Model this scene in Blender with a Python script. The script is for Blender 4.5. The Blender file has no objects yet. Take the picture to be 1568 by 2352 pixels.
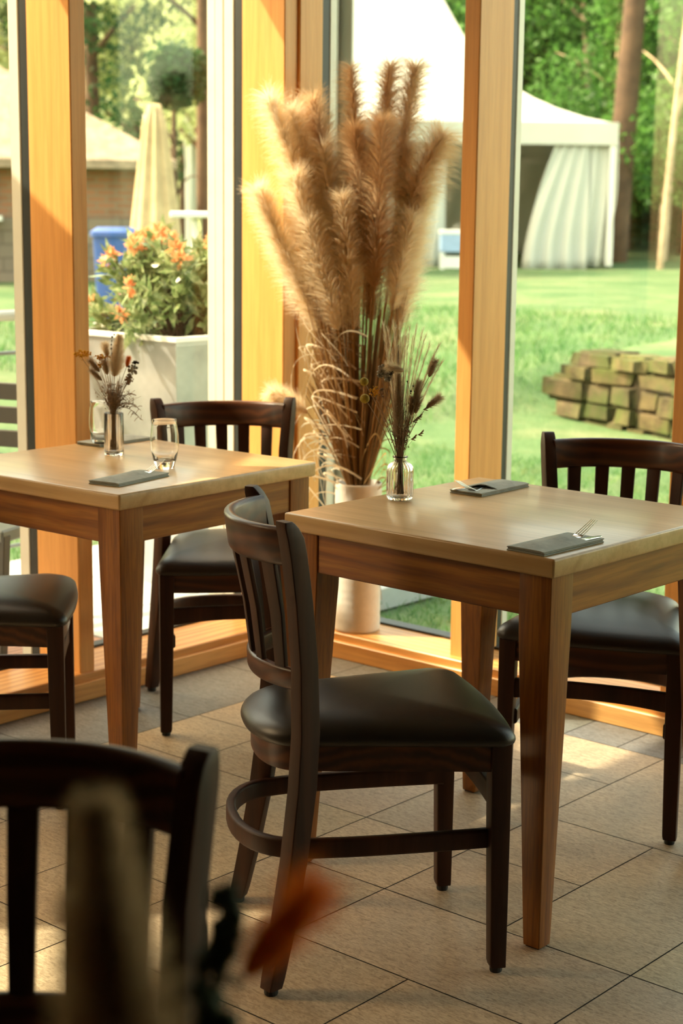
import bpy, bmesh, math, random
import numpy as np
from mathutils import Vector, Matrix
PI = math.pi
scene = bpy.context.scene
COL = scene.collection

# ------------------------------------------------------------------ camera
F_PX, PITCH, ROLL, HEAD, CAM_H = 3809.96, 0.17949, -0.011414, -0.715425, 1.40
def cam_axes():
    cp, sp = math.cos(PITCH), math.sin(PITCH); cr, sr = math.cos(ROLL), math.sin(ROLL)
    ch, sh = math.cos(HEAD), math.sin(HEAD)
    f = Vector((sh*cp, ch*cp, -sp)); r = Vector((ch, -sh, 0)); d = f.cross(r)
    return cr*r + sr*d, -sr*r + cr*d, f
_r, _d, _f = cam_axes()
cam_data = bpy.data.cameras.new('camera'); cam = bpy.data.objects.new('camera', cam_data); COL.objects.link(cam)
cam.matrix_world = Matrix(((_r.x, -_d.x, -_f.x, 0), (_r.y, -_d.y, -_f.y, 0), (_r.z, -_d.z, -_f.z, CAM_H), (0, 0, 0, 1)))
cam_data.sensor_fit = 'VERTICAL'; cam_data.sensor_height = 36.0; cam_data.lens = F_PX/2352*36.0
cam_data.clip_start = 0.05; cam_data.clip_end = 500
cam_data.dof.use_dof = True; cam_data.dof.focus_distance = 3.25; cam_data.dof.aperture_fstop = 5.0
scene.camera = cam

# ------------------------------------------------------------------ light
SUN_AZ, SUN_TAN = math.radians(35), 1.09          # travel direction in plan, tangent of the altitude
SUN_STRENGTH, SKY_STRENGTH, EXPOSURE = 5.2, 0.90, 0.92
world = bpy.data.worlds.new('world'); scene.world = world; world.use_nodes = True
wn, wl = world.node_tree.nodes, world.node_tree.links
wn.clear()
sky = wn.new('ShaderNodeTexSky'); sky.sky_type = 'NISHITA'; sky.sun_disc = False
sky.sun_elevation = math.atan(SUN_TAN); sky.sun_rotation = math.radians(235); sky.altitude = 50
sky.air_density = 1.0; sky.dust_density = 2.5; sky.ozone_density = 1.0
tint = wn.new('ShaderNodeMix'); tint.data_type = 'RGBA'; tint.blend_type = 'MULTIPLY'; tint.inputs[0].default_value = 1
tint.inputs[7].default_value = (1.0, 0.77, 0.46, 1)
bgn = wn.new('ShaderNodeBackground'); bgn.inputs[1].default_value = SKY_STRENGTH
wo = wn.new('ShaderNodeOutputWorld')
wl.new(sky.outputs[0], tint.inputs[6]); wl.new(tint.outputs[2], bgn.inputs[0]); wl.new(bgn.outputs[0], wo.inputs[0])
sd = bpy.data.lights.new('sun', 'SUN'); sd.energy = SUN_STRENGTH; sd.angle = math.radians(0.7); sd.color = (1.0, 0.87, 0.66)
sun = bpy.data.objects.new('sun', sd); COL.objects.link(sun)
sdir = Vector((math.cos(SUN_AZ), math.sin(SUN_AZ), -SUN_TAN)).normalized()
sun.rotation_euler = sdir.to_track_quat('-Z', 'Y').to_euler(); sun.location = (-8, -5, 9)
scene.view_settings.view_transform = 'Standard'; scene.view_settings.look = 'None'
scene.view_settings.exposure = EXPOSURE; scene.view_settings.gamma = 1.0; scene.view_settings.use_curve_mapping = False

# ------------------------------------------------------------------ materials
class NT:
    def __init__(s, name):
        s.m = bpy.data.materials.new(name); s.m.use_nodes = True
        s.n, s.l = s.m.node_tree.nodes, s.m.node_tree.links
        s.bsdf = s.n['Principled BSDF']; s.out = s.n['Material Output']
    def new(s, t, **kw):
        x = s.n.new(t)
        for k, v in kw.items(): setattr(x, k, v)
        return x
    def link(s, a, b): s.l.new(a, b)
    def coords(s, scale=(1, 1, 1), rot=(0, 0, 0), kind='Object'):
        tc = s.new('ShaderNodeTexCoord'); mp = s.new('ShaderNodeMapping')
        mp.inputs['Scale'].default_value = scale; mp.inputs['Rotation'].default_value = rot
        s.link(tc.outputs[kind], mp.inputs['Vector']); return mp.outputs[0]
    def noise(s, vec, scale=5, detail=4, rough=0.5, dist=0):
        t = s.new('ShaderNodeTexNoise'); t.inputs['Scale'].default_value = scale; t.inputs['Detail'].default_value = detail
        t.inputs['Roughness'].default_value = rough; t.inputs['Distortion'].default_value = dist
        s.link(vec, t.inputs['Vector']); return t.outputs[0]
    def ramp(s, fac, stops):
        r = s.new('ShaderNodeValToRGB'); e = r.color_ramp.elements
        while len(e) < len(stops): e.new(0.5)
        for i, (p, c) in enumerate(stops): e[i].position = p; e[i].color = (c[0], c[1], c[2], 1)
        s.link(fac, r.inputs[0]); return r.outputs[0]
    def mix(s, fac, a, b, mode='MIX'):
        x = s.new('ShaderNodeMix', data_type='RGBA', blend_type=mode)
        if isinstance(fac, (int, float)): x.inputs[0].default_value = fac
        else: s.link(fac, x.inputs[0])
        for i, v in ((6, a), (7, b)):
            if isinstance(v, tuple): x.inputs[i].default_value = (v[0], v[1], v[2], 1)
            else: s.link(v, x.inputs[i])
        return x.outputs[2]
    def bump(s, h, strength=0.2, dist=0.01):
        b = s.new('ShaderNodeBump'); b.inputs['Strength'].default_value = strength; b.inputs['Distance'].default_value = dist
        s.link(h, b.inputs['Height']); s.link(b.outputs[0], s.bsdf.inputs['Normal'])
    def set(s, rough=0.5, metal=0, spec=0.5, coat=0, coat_rough=0.1, trans=0, col=None):
        b = s.bsdf
        b.inputs['Roughness'].default_value = rough; b.inputs['Metallic'].default_value = metal
        b.inputs['Specular IOR Level'].default_value = spec; b.inputs['Coat Weight'].default_value = coat
        b.inputs['Coat Roughness'].default_value = coat_rough
        if col is not None:
            if isinstance(col, tuple): b.inputs['Base Color'].default_value = (col[0], col[1], col[2], 1)
            else: s.link(col, b.inputs['Base Color'])
        return s.m

def wood(name, dark, mid, light, axis='z', grain=1.0, rough=0.35, coat=0.0, bands=0.0, streak=28, spec=0.5, fleck=0.5):
    t = NT(name)
    long = {'x': (0.05, 1, 1), 'y': (1, 0.05, 1), 'z': (1, 1, 0.05)}[axis]
    v = t.coords(tuple(a*grain for a in long))
    n1 = t.noise(v, streak, 5, 0.6, 0.4)
    n2 = t.noise(v, streak*5, 3, 0.6)
    v2 = t.coords(tuple(a*grain for a in {'x': (0.18, 1, 1), 'y': (1, 0.18, 1), 'z': (1, 1, 0.18)}[axis]))
    wv = t.new('ShaderNodeTexWave', wave_type='RINGS'); wv.inputs['Scale'].default_value = 9; wv.inputs['Distortion'].default_value = 5
    wv.inputs['Detail'].default_value = 2; wv.inputs['Detail Scale'].default_value = 1.2
    wv.rings_direction = axis.upper() if axis != 'z' else 'Z'
    t.link(v2, wv.inputs['Vector'])
    c = t.ramp(n1, [(0.28, dark), (0.5, mid), (0.74, light)])
    c2 = t.ramp(wv.outputs[1], [(0.0, dark), (0.45, mid), (1.0, light)])
    c = t.mix(bands, c, c2)
    f = t.ramp(n2, [(0.40, (0.72, 0.68, 0.62)), (0.56, (1, 1, 1))])
    c = t.mix(fleck, c, f, 'MULTIPLY')
    t.bump(n2, 0.06, 0.002)
    return t.set(rough, 0, spec, coat, 0.15, col=c)

def plain(name, col, rough=0.5, metal=0, spec=0.5, coat=0, var=0.12, scale=12, bump=0):
    t = NT(name); v = t.coords()
    n = t.noise(v, scale, 4, 0.6)
    lo = tuple(c*(1-var) for c in col); hi = tuple(min(1, c*(1+var)) for c in col)
    c = t.ramp(n, [(0.3, lo), (0.7, hi)])
    if bump: t.bump(n, bump, 0.004)
    return t.set(rough, metal, spec, coat, col=c)

def leafy(name, cols, trans=0.45, rough=0.55, scale=1.0, spec=0.3):
    t = NT(name); v = t.coords()
    n = t.noise(v, scale, 3, 0.7)
    k = len(cols)
    c = t.ramp(n, [(0.3 + 0.4*i/(max(1, k-1)), cc) for i, cc in enumerate(cols)])
    t.set(rough, 0, spec, col=c)
    tr = t.new('ShaderNodeBsdfTranslucent'); t.link(c, tr.inputs[0])
    mx = t.new('ShaderNodeMixShader'); mx.inputs[0].default_value = trans
    t.link(t.bsdf.outputs[0], mx.inputs[1]); t.link(tr.outputs[0], mx.inputs[2]); t.link(mx.outputs[0], t.out.inputs[0])
    return t.m

def glass_mat(name, ior=1.45, tintc=(1, 1, 1), rough=0.0):
    t = NT(name); b = t.bsdf
    b.inputs['Base Color'].default_value = (*tintc, 1); b.inputs['Transmission Weight'].default_value = 1
    b.inputs['IOR'].default_value = ior; b.inputs['Roughness'].default_value = rough
    return t.m

def pane_mat(name, tintc=(0.97, 0.99, 0.96), refl=0.5):
    t = NT(name)
    tr = t.new('ShaderNodeBsdfTransparent'); tr.inputs[0].default_value = (*tintc, 1)
    gl = t.new('ShaderNodeBsdfGlossy'); gl.inputs['Roughness'].default_value = 0.0
    fr = t.new('ShaderNodeFresnel'); fr.inputs[0].default_value = 1.45
    ge = t.new('ShaderNodeNewGeometry'); mr = t.new('ShaderNodeMapRange'); mr.inputs['To Min'].default_value = 1.45; mr.inputs['To Max'].default_value = 1/1.45
    t.link(ge.outputs['Backfacing'], mr.inputs['Value']); t.link(mr.outputs[0], fr.inputs[0])
    mul = t.new('ShaderNodeMath', operation='MULTIPLY'); mul.inputs[1].default_value = refl
    t.link(fr.outputs[0], mul.inputs[0])
    mx = t.new('ShaderNodeMixShader'); t.link(mul.outputs[0], mx.inputs[0])
    t.link(tr.outputs[0], mx.inputs[1]); t.link(gl.outputs[0], mx.inputs[2]); t.link(mx.outputs[0], t.out.inputs[0])
    return t.m

M = {}
M['frame_wood'] = wood('frame_wood', (0.64, 0.29, 0.070), (0.76, 0.365, 0.100), (0.80, 0.41, 0.125), 'z', 1, 0.45, 0.05, 0.15, 26, fleck=0.25)
M['sill_wood_y'] = wood('sill_wood_y', (0.48, 0.20, 0.04), (0.66, 0.32, 0.085), (0.76, 0.42, 0.14), 'y', 1, 0.4, 0.1, 0.6, 22)
M['sill_wood_x'] = wood('sill_wood_x', (0.48, 0.20, 0.04), (0.66, 0.32, 0.085), (0.76, 0.42, 0.14), 'x', 1, 0.4, 0.1, 0.6, 22)
M['table_top'] = wood('table_top', (0.52, 0.32, 0.13), (0.64, 0.42, 0.19), (0.72, 0.50, 0.25), 'x', 1, 0.36, 0.25, 0.3, 16, fleck=0.35)
M['table_leg'] = wood('table_leg', (0.19, 0.054, 0.003), (0.28, 0.088, 0.005), (0.37, 0.13, 0.010), 'z', 1, 0.4, 0.1, 0.25, 40, fleck=1.0)
M['table_apron'] = wood('table_apron', (0.23, 0.07, 0.006), (0.34, 0.112, 0.010), (0.42, 0.16, 0.020), 'x', 1, 0.4, 0.1, 0.8, 24, fleck=0.9)
M['table_apron_y'] = wood('table_apron_y', (0.23, 0.07, 0.006), (0.34, 0.112, 0.010), (0.42, 0.16, 0.020), 'y', 1, 0.4, 0.1, 0.8, 24, fleck=0.9)
M['chair_wood'] = wood('chair_wood', (0.020, 0.006, 0.002), (0.040, 0.012, 0.004), (0.075, 0.024, 0.008), 'z', 1, 0.5, 0.0, 0.35, 22, fleck=0.5, spec=0.3)
M['chair_rail'] = wood('chair_rail', (0.028, 0.008, 0.003), (0.065, 0.019, 0.006), (0.13, 0.042, 0.012), 'x', 1.4, 0.4, 0.1, 0.6, 14, fleck=0.4, spec=0.35)
M['rubber'] = plain('rubber', (0.012, 0.012, 0.012), 0.6)
M['seal'] = plain('seal', (0.018, 0.022, 0.022), 0.45)
M['alu'] = plain('alu', (0.62, 0.60, 0.52), 0.4, 0.1, var=0.04)
M['pane'] = pane_mat('pane')
M['glass'] = glass_mat('glass', 1.45)
M['white_plaster'] = plain('white_plaster', (0.26, 0.19, 0.13), 0.9, var=0.05)
M['brown_wall'] = plain('brown_wall', (0.09, 0.05, 0.03), 0.9, var=0.05)
M['steel'] = plain('steel', (0.72, 0.72, 0.70), 0.16, 1.0, var=0.03)
def napkin_mat():
    t = NT('napkin'); v = t.coords()
    n = t.noise(v, 60, 3, 0.6); n2 = t.noise(v, 900, 2, 0.5)
    c = t.ramp(n, [(0.3, (0.30, 0.32, 0.29)), (0.7, (0.40, 0.415, 0.375))])
    t.bump(n2, 0.25, 0.0008); return t.set(0.85, col=c)
M['napkin'] = napkin_mat()
def leather():
    t = NT('leather'); v = t.coords()
    vo = t.new('ShaderNodeTexVoronoi'); vo.inputs['Scale'].default_value = 420; t.link(v, vo.inputs['Vector'])
    t.bump(vo.outputs[0], 0.12, 0.0008)
    n = t.noise(v, 9, 3, 0.5)
    c = t.ramp(n, [(0.3, (0.014, 0.010, 0.007)), (0.7, (0.022, 0.016, 0.011))])
    return t.set(0.42, 0, 0.55, 0.12, 0.35, col=c)
M['leather'] = leather()
def stone_tile(name, c0, c1, c2, attr=True):
    t = NT(name)
    v = t.coords((1.0, 3.0, 1), (0, 0, 0.15)); n = t.noise(v, 22, 8, 0.75, 1.6)
    v2 = t.coords((1, 1, 1)); n2 = t.noise(v2, 3.0, 3, 0.5); n3 = t.noise(t.coords((1, 3.6, 1), (0, 0, 0.2)), 48, 6, 0.75, 1.4)
    c = t.ramp(n, [(0.30, c0), (0.5, c1), (0.68, c2)])
    c = t.mix(0.35, c, t.ramp(n2, [(0.35, c1), (0.65, (c1[0]*1.12, c1[1]*0.98, c1[2]*0.82))]))
    c = t.mix(1.0, c, t.ramp(n3, [(0.36, (0.56, 0.51, 0.47)), (0.56, (1.08, 1.08, 1.08))]), 'MULTIPLY')
    at = t.new('ShaderNodeAttribute', attribute_name='shade')
    c = t.mix(1.0, c, at.outputs[0], 'MULTIPLY')
    t.bump(n3, 0.35, 0.002)
    return t.set(0.5, 0, 0.45, col=c)
M['tile'] = stone_tile('tile', (0.33, 0.25, 0.165), (0.47, 0.365, 0.24), (0.56, 0.45, 0.31))
M['slate'] = stone_tile('slate', (0.10, 0.10, 0.095), (0.165, 0.17, 0.165), (0.24, 0.25, 0.24))
M['grout'] = plain('grout', (0.055, 0.045, 0.035), 0.9)
M['pot'] = plain('pot', (0.62, 0.58, 0.52), 0.75, var=0.06, scale=40, bump=0.2)
M['pampas'] = leafy('pampas', [(0.90, 0.76, 0.54), (0.96, 0.88, 0.72)], 0.5, 0.8, 6)
M['pampas_brown'] = leafy('pampas_brown', [(0.70, 0.50, 0.29), (0.84, 0.66, 0.44)], 0.5, 0.8, 6)
M['straw'] = leafy('straw', [(0.50, 0.28, 0.09), (0.66, 0.42, 0.17)], 0.2, 0.6, 8)
M['straw_dark'] = leafy('straw_dark', [(0.24, 0.13, 0.05), (0.40, 0.23, 0.09)], 0.2, 0.7, 8)
M['bq_brown'] = leafy('bq_brown', [(0.36, 0.24, 0.15), (0.54, 0.39, 0.26)], 0.5, 0.8, 30)
M['bq_tan'] = leafy('bq_tan', [(0.42, 0.30, 0.18), (0.60, 0.45, 0.29)], 0.5, 0.8, 30)
M['bq_cream'] = leafy('bq_cream', [(0.74, 0.60, 0.40), (0.86, 0.74, 0.54)], 0.5, 0.8, 30)
M['bq_grey'] = leafy('bq_grey', [(0.30, 0.26, 0.20), (0.48, 0.43, 0.34)], 0.2, 0.8, 60)
M['bq_black'] = plain('bq_black', (0.02, 0.018, 0.012), 0.6)
M['bq_green'] = leafy('bq_green', [(0.015, 0.03, 0.012), (0.03, 0.055, 0.025)], 0.2, 0.6, 30)
M['bq_olive'] = plain('bq_olive', (0.42, 0.30, 0.03), 0.85, var=0.25, scale=300, bump=0.5)
M['bq_yellow'] = leafy('bq_yellow', [(0.70, 0.34, 0.01), (0.80, 0.46, 0.03)], 0.2, 0.7, 60)
M['bq_orange'] = leafy('bq_orange', [(0.75, 0.15, 0.008), (0.85, 0.26, 0.02)], 0.4, 0.7, 60)
M['tent'] = leafy('tent', [(0.60, 0.61, 0.56), (0.68, 0.69, 0.64)], 0.25, 0.6, 0.5)
M['bark'] = plain('bark', (0.085, 0.05, 0.028), 0.9, var=0.4, scale=3, bump=0.4)
M['bark_pale'] = plain('bark_pale', (0.40, 0.30, 0.20), 0.9, var=0.4, scale=4, bump=0.3)
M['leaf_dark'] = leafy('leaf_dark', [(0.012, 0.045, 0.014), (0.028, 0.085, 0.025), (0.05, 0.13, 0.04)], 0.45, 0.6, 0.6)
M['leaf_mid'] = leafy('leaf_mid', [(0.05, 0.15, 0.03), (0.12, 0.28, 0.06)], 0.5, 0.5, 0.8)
M['leaf_pale'] = leafy('leaf_pale', [(0.34, 0.42, 0.18), (0.55, 0.60, 0.34)], 0.5, 0.6, 0.5)  # bright haze of the left view put into the leaf colour
M['shrub_leaf'] = leafy('shrub_leaf', [(0.07, 0.13, 0.04), (0.22, 0.30, 0.12), (0.52, 0.54, 0.32)], 0.3, 0.3, 25, 0.7)
M['shrub_flower'] = leafy('shrub_flower', [(0.78, 0.28, 0.10), (0.85, 0.50, 0.26)], 0.4, 0.5, 25)
def lawn_mat():
    t = NT('lawn'); v = t.coords()
    n = t.noise(v, 0.7, 5, 0.65); n2 = t.noise(v, 5, 6, 0.75); n3 = t.noise(v, 40, 3, 0.6)
    c = t.ramp(n, [(0.28, (0.048, 0.11, 0.045)), (0.48, (0.088, 0.155, 0.07)), (0.66, (0.16, 0.19, 0.105))])
    c = t.mix(0.55, c, t.ramp(n2, [(0.3, (0.45, 0.62, 0.35)), (0.6, (1.1, 1.05, 1.0))]), 'MULTIPLY')
    c = t.mix(0.4, c, t.ramp(n3, [(0.35, (0.5, 0.6, 0.4)), (0.6, (1, 1, 1))]), 'MULTIPLY')
    t.bump(n3, 0.6, 0.03); return t.set(0.9, 0, 0.2, col=c)
M['lawn'] = lawn_mat()
M['blade'] = leafy('blade', [(0.05, 0.15, 0.045), (0.10, 0.23, 0.07), (0.20, 0.26, 0.11)], 0.4, 0.6, 2)
def hill_mat(name, a, b):
    t = NT(name); v = t.coords(); n = t.noise(v, 0.35, 8, 0.75); n2 = t.noise(v, 2.4, 5, 0.7)
    c = t.ramp(n, [(0.3, a), (0.7, b)]); c = t.mix(0.6, c, t.ramp(n2, [(0.35, (0.45, 0.5, 0.4)), (0.6, (1, 1, 1))]), 'MULTIPLY')
    t.bump(n2, 1.0, 0.4); return t.set(0.95, 0, 0.1, col=c)
M['hill_dark'] = hill_mat('hill_dark', (0.008, 0.022, 0.008), (0.03, 0.06, 0.02))
M['hill_pale'] = hill_mat('hill_pale', (0.36, 0.44, 0.20), (0.58, 0.62, 0.36))  # pale tone carries the sunlit haze of the left slope
def stone_wall_mat(name, a, b, moss, scale=1.0):
    t = NT(name); v = t.coords((1, 1, 1.0))
    n = t.noise(v, 6*scale, 5, 0.7); n2 = t.noise(v, 2.6*scale, 4, 0.6); n3 = t.noise(v, 40*scale, 4, 0.6)
    at = t.new('ShaderNodeAttribute', attribute_name='shade')
    c = t.ramp(n, [(0.3, a), (0.7, b)]); c = t.mix(t.ramp(n2, [(0.42, (0, 0, 0)), (0.6, (0.8, 0.8, 0.8))]), c, moss)
    c = t.mix(1.0, c, at.outputs[0], 'MULTIPLY')
    t.bump(n3, 0.5, 0.01); return t.set(0.95, 0, 0.2, col=c)
M['dry_stone'] = stone_wall_mat('dry_stone', (0.040, 0.034, 0.02), (0.13, 0.105, 0.060), (0.05, 0.08, 0.02))
def brick_mat(name, a, b, m, sx, sy):
    t = NT(name); v = t.coords((1, 1, 1), (PI/2, 0, 0))
    br = t.new('ShaderNodeTexBrick'); t.link(v, br.inputs['Vector'])
    br.inputs['Color1'].default_value = (*a, 1); br.inputs['Color2'].default_value = (*b, 1); br.inputs['Mortar'].default_value = (*m, 1)
    br.inputs['Scale'].default_value = 1; br.inputs['Brick Width'].default_value = sx; br.inputs['Row Height'].default_value = sy
    br.inputs['Mortar Size'].default_value = 0.012
    t.bump(br.outputs[1], 0.3, -0.01); return t.set(0.9, 0, 0.2, col=br.outputs[0])
M['brick'] = brick_mat('brick', (0.32, 0.15, 0.09), (0.24, 0.12, 0.07), (0.22, 0.17, 0.12), 0.24, 0.08)
M['rubble'] = brick_mat('rubble', (0.24, 0.19, 0.14), (0.17, 0.14, 0.11), (0.12, 0.10, 0.08), 0.42, 0.17)
M['thatch'] = plain('thatch', (0.27, 0.21, 0.145), 0.95, var=0.35, scale=7, bump=0.6)
M['tan_canvas'] = plain('tan_canvas', (0.48, 0.36, 0.20), 0.9, var=0.2, scale=6)
M['grey_canvas'] = plain('grey_canvas', (0.30, 0.28, 0.24), 0.9, var=0.1)
M['bin_blue'] = plain('bin_blue', (0.03, 0.09, 0.32), 0.45, var=0.08)
M['white_paint'] = plain('white_paint', (0.72, 0.72, 0.68), 0.5, var=0.05)
M['cool_blue'] = plain('cool_blue', (0.30, 0.42, 0.62), 0.5, var=0.1)
M['zinc'] = plain('zinc', (0.44, 0.44, 0.45), 0.38, 0.55, var=0.3, scale=4)
M['soil'] = plain('soil', (0.05, 0.035, 0.02), 0.95)
M['grey_metal'] = plain('grey_metal', (0.30, 0.31, 0.30), 0.4, 0.6)
M['dark_paint'] = plain('dark_paint', (0.035, 0.04, 0.038), 0.5)
M['seat_reflection'] = plain('seat_reflection', (0.14, 0.17, 0.17), 0.4)  # bluish reflection on the dark patio seat, given as its colour
def deck_mat():
    t = NT('deck'); v = t.coords((8, 0.6, 1)); n = t.noise(v, 6, 4, 0.6)
    c = t.ramp(n, [(0.3, (0.24, 0.12, 0.075)), (0.7, (0.38, 0.20, 0.13))])
    wv = t.new('ShaderNodeTexWave', bands_direction='X'); wv.inputs['Scale'].default_value = 11; t.link(t.coords(), wv.inputs['Vector'])
    c = t.mix(0.8, c, t.ramp(wv.outputs[1], [(0.06, (0.15, 0.13, 0.12)), (0.16, (1, 1, 1))]), 'MULTIPLY')
    return t.set(0.7, col=c)
M['deck'] = deck_mat()
M['paving'] = plain('paving', (0.36, 0.38, 0.38), 0.6, var=0.12, scale=6)

# ------------------------------------------------------------------ helpers
def tag(o, label=None, cat=None, group=None, kind=None):
    if label: o['label'] = label
    if cat: o['category'] = cat
    if group: o['group'] = group
    if kind: o['kind'] = kind
    return o
def thing(name, label, cat, loc=(0, 0, 0), rz=0, group=None, kind=None):
    o = bpy.data.objects.new(name, None); COL.objects.link(o); o.location = loc; o.rotation_euler = (0, 0, rz)
    o.empty_display_size = 0.1
    return tag(o, label, cat, group, kind)
def link(name, me, mat, parent=None, smooth=False, loc=None, rz=0):
    me.materials.append(mat) if mat else None
    if smooth: me.shade_smooth()
    o = bpy.data.objects.new(name, me); COL.objects.link(o)
    if parent: o.parent = parent
    if loc is not None: o.location = loc
    if rz: o.rotation_euler = (0, 0, rz)
    return o
def obj(name, bm, mat, parent=None, smooth=False, loc=None, rz=0, auto=None):
    me = bpy.data.meshes.new(name); bmesh.ops.recalc_face_normals(bm, faces=bm.faces[:]); bm.to_mesh(me); bm.free()
    o = link(name, me, mat, parent, smooth, loc, rz)
    if auto:
        me.shade_smooth()
        bm2 = bmesh.new(); bm2.from_mesh(me)
        for e in bm2.edges:
            if len(e.link_faces) == 2 and e.calc_face_angle(0) > auto: e.smooth = False
        bm2.to_mesh(me); bm2.free()
    return o
def BM(): return bmesh.new()
def box(bm, x0, x1, y0, y1, z0, z1, bev=0.0, seg=2):
    t = bmesh.new(); bmesh.ops.create_cube(t, size=1)
    for v in t.verts:
        v.co = Vector(((x0+x1)/2 + v.co.x*(x1-x0), (y0+y1)/2 + v.co.y*(y1-y0), (z0+z1)/2 + v.co.z*(z1-z0)))
    if bev: bmesh.ops.bevel(t, geom=t.edges[:], offset=bev, segments=seg, affect='EDGES', profile=0.5)
    me = bpy.data.meshes.new('tmp'); t.to_mesh(me); t.free(); bm.from_mesh(me); bpy.data.meshes.remove(me)
    return bm
def rrect(ha, hb, r, n=3):
    pts = []
    for cx, cy, a0 in ((ha-r, hb-r, 0), (-ha+r, hb-r, PI/2), (-ha+r, -hb+r, PI), (ha-r, -hb+r, 1.5*PI)):
        for k in range(n+1):
            a = a0 + k*PI/2/n; pts.append((cx+r*math.cos(a), cy+r*math.sin(a)))
    return pts
def loft(bm, rings, closed=False, cap=True):
    vs = [[bm.verts.new(p) for p in ring] for ring in rings]
    n = len(rings[0]); m = len(rings)
    for i in range(m if closed else m-1):
        a, b = vs[i], vs[(i+1) % m]
        for k in range(n):
            bm.faces.new((a[k], a[(k+1) % n], b[(k+1) % n], b[k]))
    if cap and not closed:
        bm.faces.new(vs[0][::-1]); bm.faces.new(vs[-1])
    return bm
def sweep(bm, frames, closed=False):
    """frames: (center, axisA, axisB, halfA, halfB, radius)"""
    rings = []
    for c, A, B, ha, hb, r in frames:
        c, A, B = Vector(c), Vector(A).normalized(), Vector(B).normalized()
        rings.append([c + A*p + B*q for p, q in rrect(ha, hb, min(r, ha*0.98, hb*0.98))])
    return loft(bm, rings, closed)
def lathe(bm, prof, n=32, rib=0, ribamp=0.0, cx=0, cy=0, ribz=None):
    rings = []
    for r, z in prof:
        ring = []
        for k in range(n):
            a = 2*PI*k/n; rr = r
            if rib and (ribz is None or ribz[0] <= z <= ribz[1]): rr = r + ribamp*math.cos(rib*a)
            ring.append((cx+rr*math.cos(a), cy+rr*math.sin(a), z))
        rings.append(ring)
    return loft(bm, rings, cap=True)
def tube(bm, pts, r, n=6, r2=None):
    pts = [Vector(p) for p in pts]; rings = []; m = len(pts)
    up = Vector((0.13, 0.21, 0.97))
    for i, p in enumerate(pts):
        d = (pts[min(i+1, m-1)]-pts[max(i-1, 0)])
        if d.length < 1e-9: d = Vector((0, 0, 1))
        d.normalize(); a = d.cross(up)
        if a.length < 0.05: a = d.cross(Vector((1, 0, 0)))
        a.normalize(); b = d.cross(a)
        rr = r if r2 is None else r + (r2-r)*i/(m-1)
        rings.append([p + (a*math.cos(2*PI*k/n) + b*math.sin(2*PI*k/n))*rr for k in range(n)])
    return loft(bm, rings)
def bez(p0, p1, p2, n=8):
    p0, p1, p2 = Vector(p0), Vector(p1), Vector(p2)
    return [p0*(1-t)**2 + p1*2*t*(1-t) + p2*t*t for t in (i/n for i in range(n+1))]
def ball(bm, c, r, sub=2, sc=(1, 1, 1), rot=None):
    mt = Matrix.Translation(c)
    if rot is not None: mt = mt @ rot.to_4x4()
    mt = mt @ Matrix.Diagonal((sc[0], sc[1], sc[2], 1))
    bmesh.ops.create_icosphere(bm, subdivisions=sub, radius=r, matrix=mt); return bm
def copy_tree(o, parent=None):
    c = o.copy(); COL.objects.link(c)
    c.parent = parent
    for ch in list(o.children): copy_tree(ch, c)
    return c
def np_mesh(name, verts, faces):
    """verts (N,3), faces (M,4) numpy"""
    me = bpy.data.meshes.new(name); verts = np.asarray(verts, 'f'); faces = np.asarray(faces, 'i')
    me.vertices.add(len(verts)); me.vertices.foreach_set('co', verts.ravel())
    k = faces.shape[1]
    me.loops.add(faces.size); me.loops.foreach_set('vertex_index', faces.ravel())
    me.polygons.add(len(faces)); me.polygons.foreach_set('loop_start', np.arange(0, faces.size, k, dtype='i'))
    me.polygons.foreach_set('loop_total', np.full(len(faces), k, 'i'))
    me.update(calc_edges=True); me.validate(); return me
def norm(a): return a/np.maximum(np.linalg.norm(a, axis=-1, keepdims=True), 1e-9)
def strands(P0, D, L, W, droop, seg=3, rng=None, curl=None):
    """ribbon hairs: P0 (N,3) roots, D (N,3) dirs, L (N,) lengths, W width, droop (N,) gravity bend"""
    N = len(P0); D = norm(D); side = norm(np.cross(D, norm(rng.normal(size=(N, 3)))))
    pts = []; p = P0.copy(); d = D.copy(); g = np.array([0, 0, -1.0])
    for s in range(seg+1):
        pts.append(p.copy()); p = p + d*(L/seg)[:, None]
        d = d + g*(droop/seg)[:, None]
        if curl is not None: d = d + curl/seg
        d = norm(d)
    V = np.zeros((N, (seg+1)*2, 3)); Wd = np.broadcast_to(W, (N,))
    for s in range(seg+1):
        w = (Wd*(1-0.75*s/seg)/2)[:, None]
        V[:, 2*s] = pts[s]-side*w; V[:, 2*s+1] = pts[s]+side*w
    base = (np.arange(N)*(seg+1)*2)[:, None]
    F = np.concatenate([np.stack([base[:, 0]+2*s, base[:, 0]+2*s+1, base[:, 0]+2*s+3, base[:, 0]+2*s+2], 1) for s in range(seg)], 0)
    return V.reshape(-1, 3), F
def merge(parts):
    Vs, Fs, o = [], [], 0
    for V, F in parts: Vs.append(V); Fs.append(F+o); o += len(V)
    return np.concatenate(Vs), np.concatenate(Fs)
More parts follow.
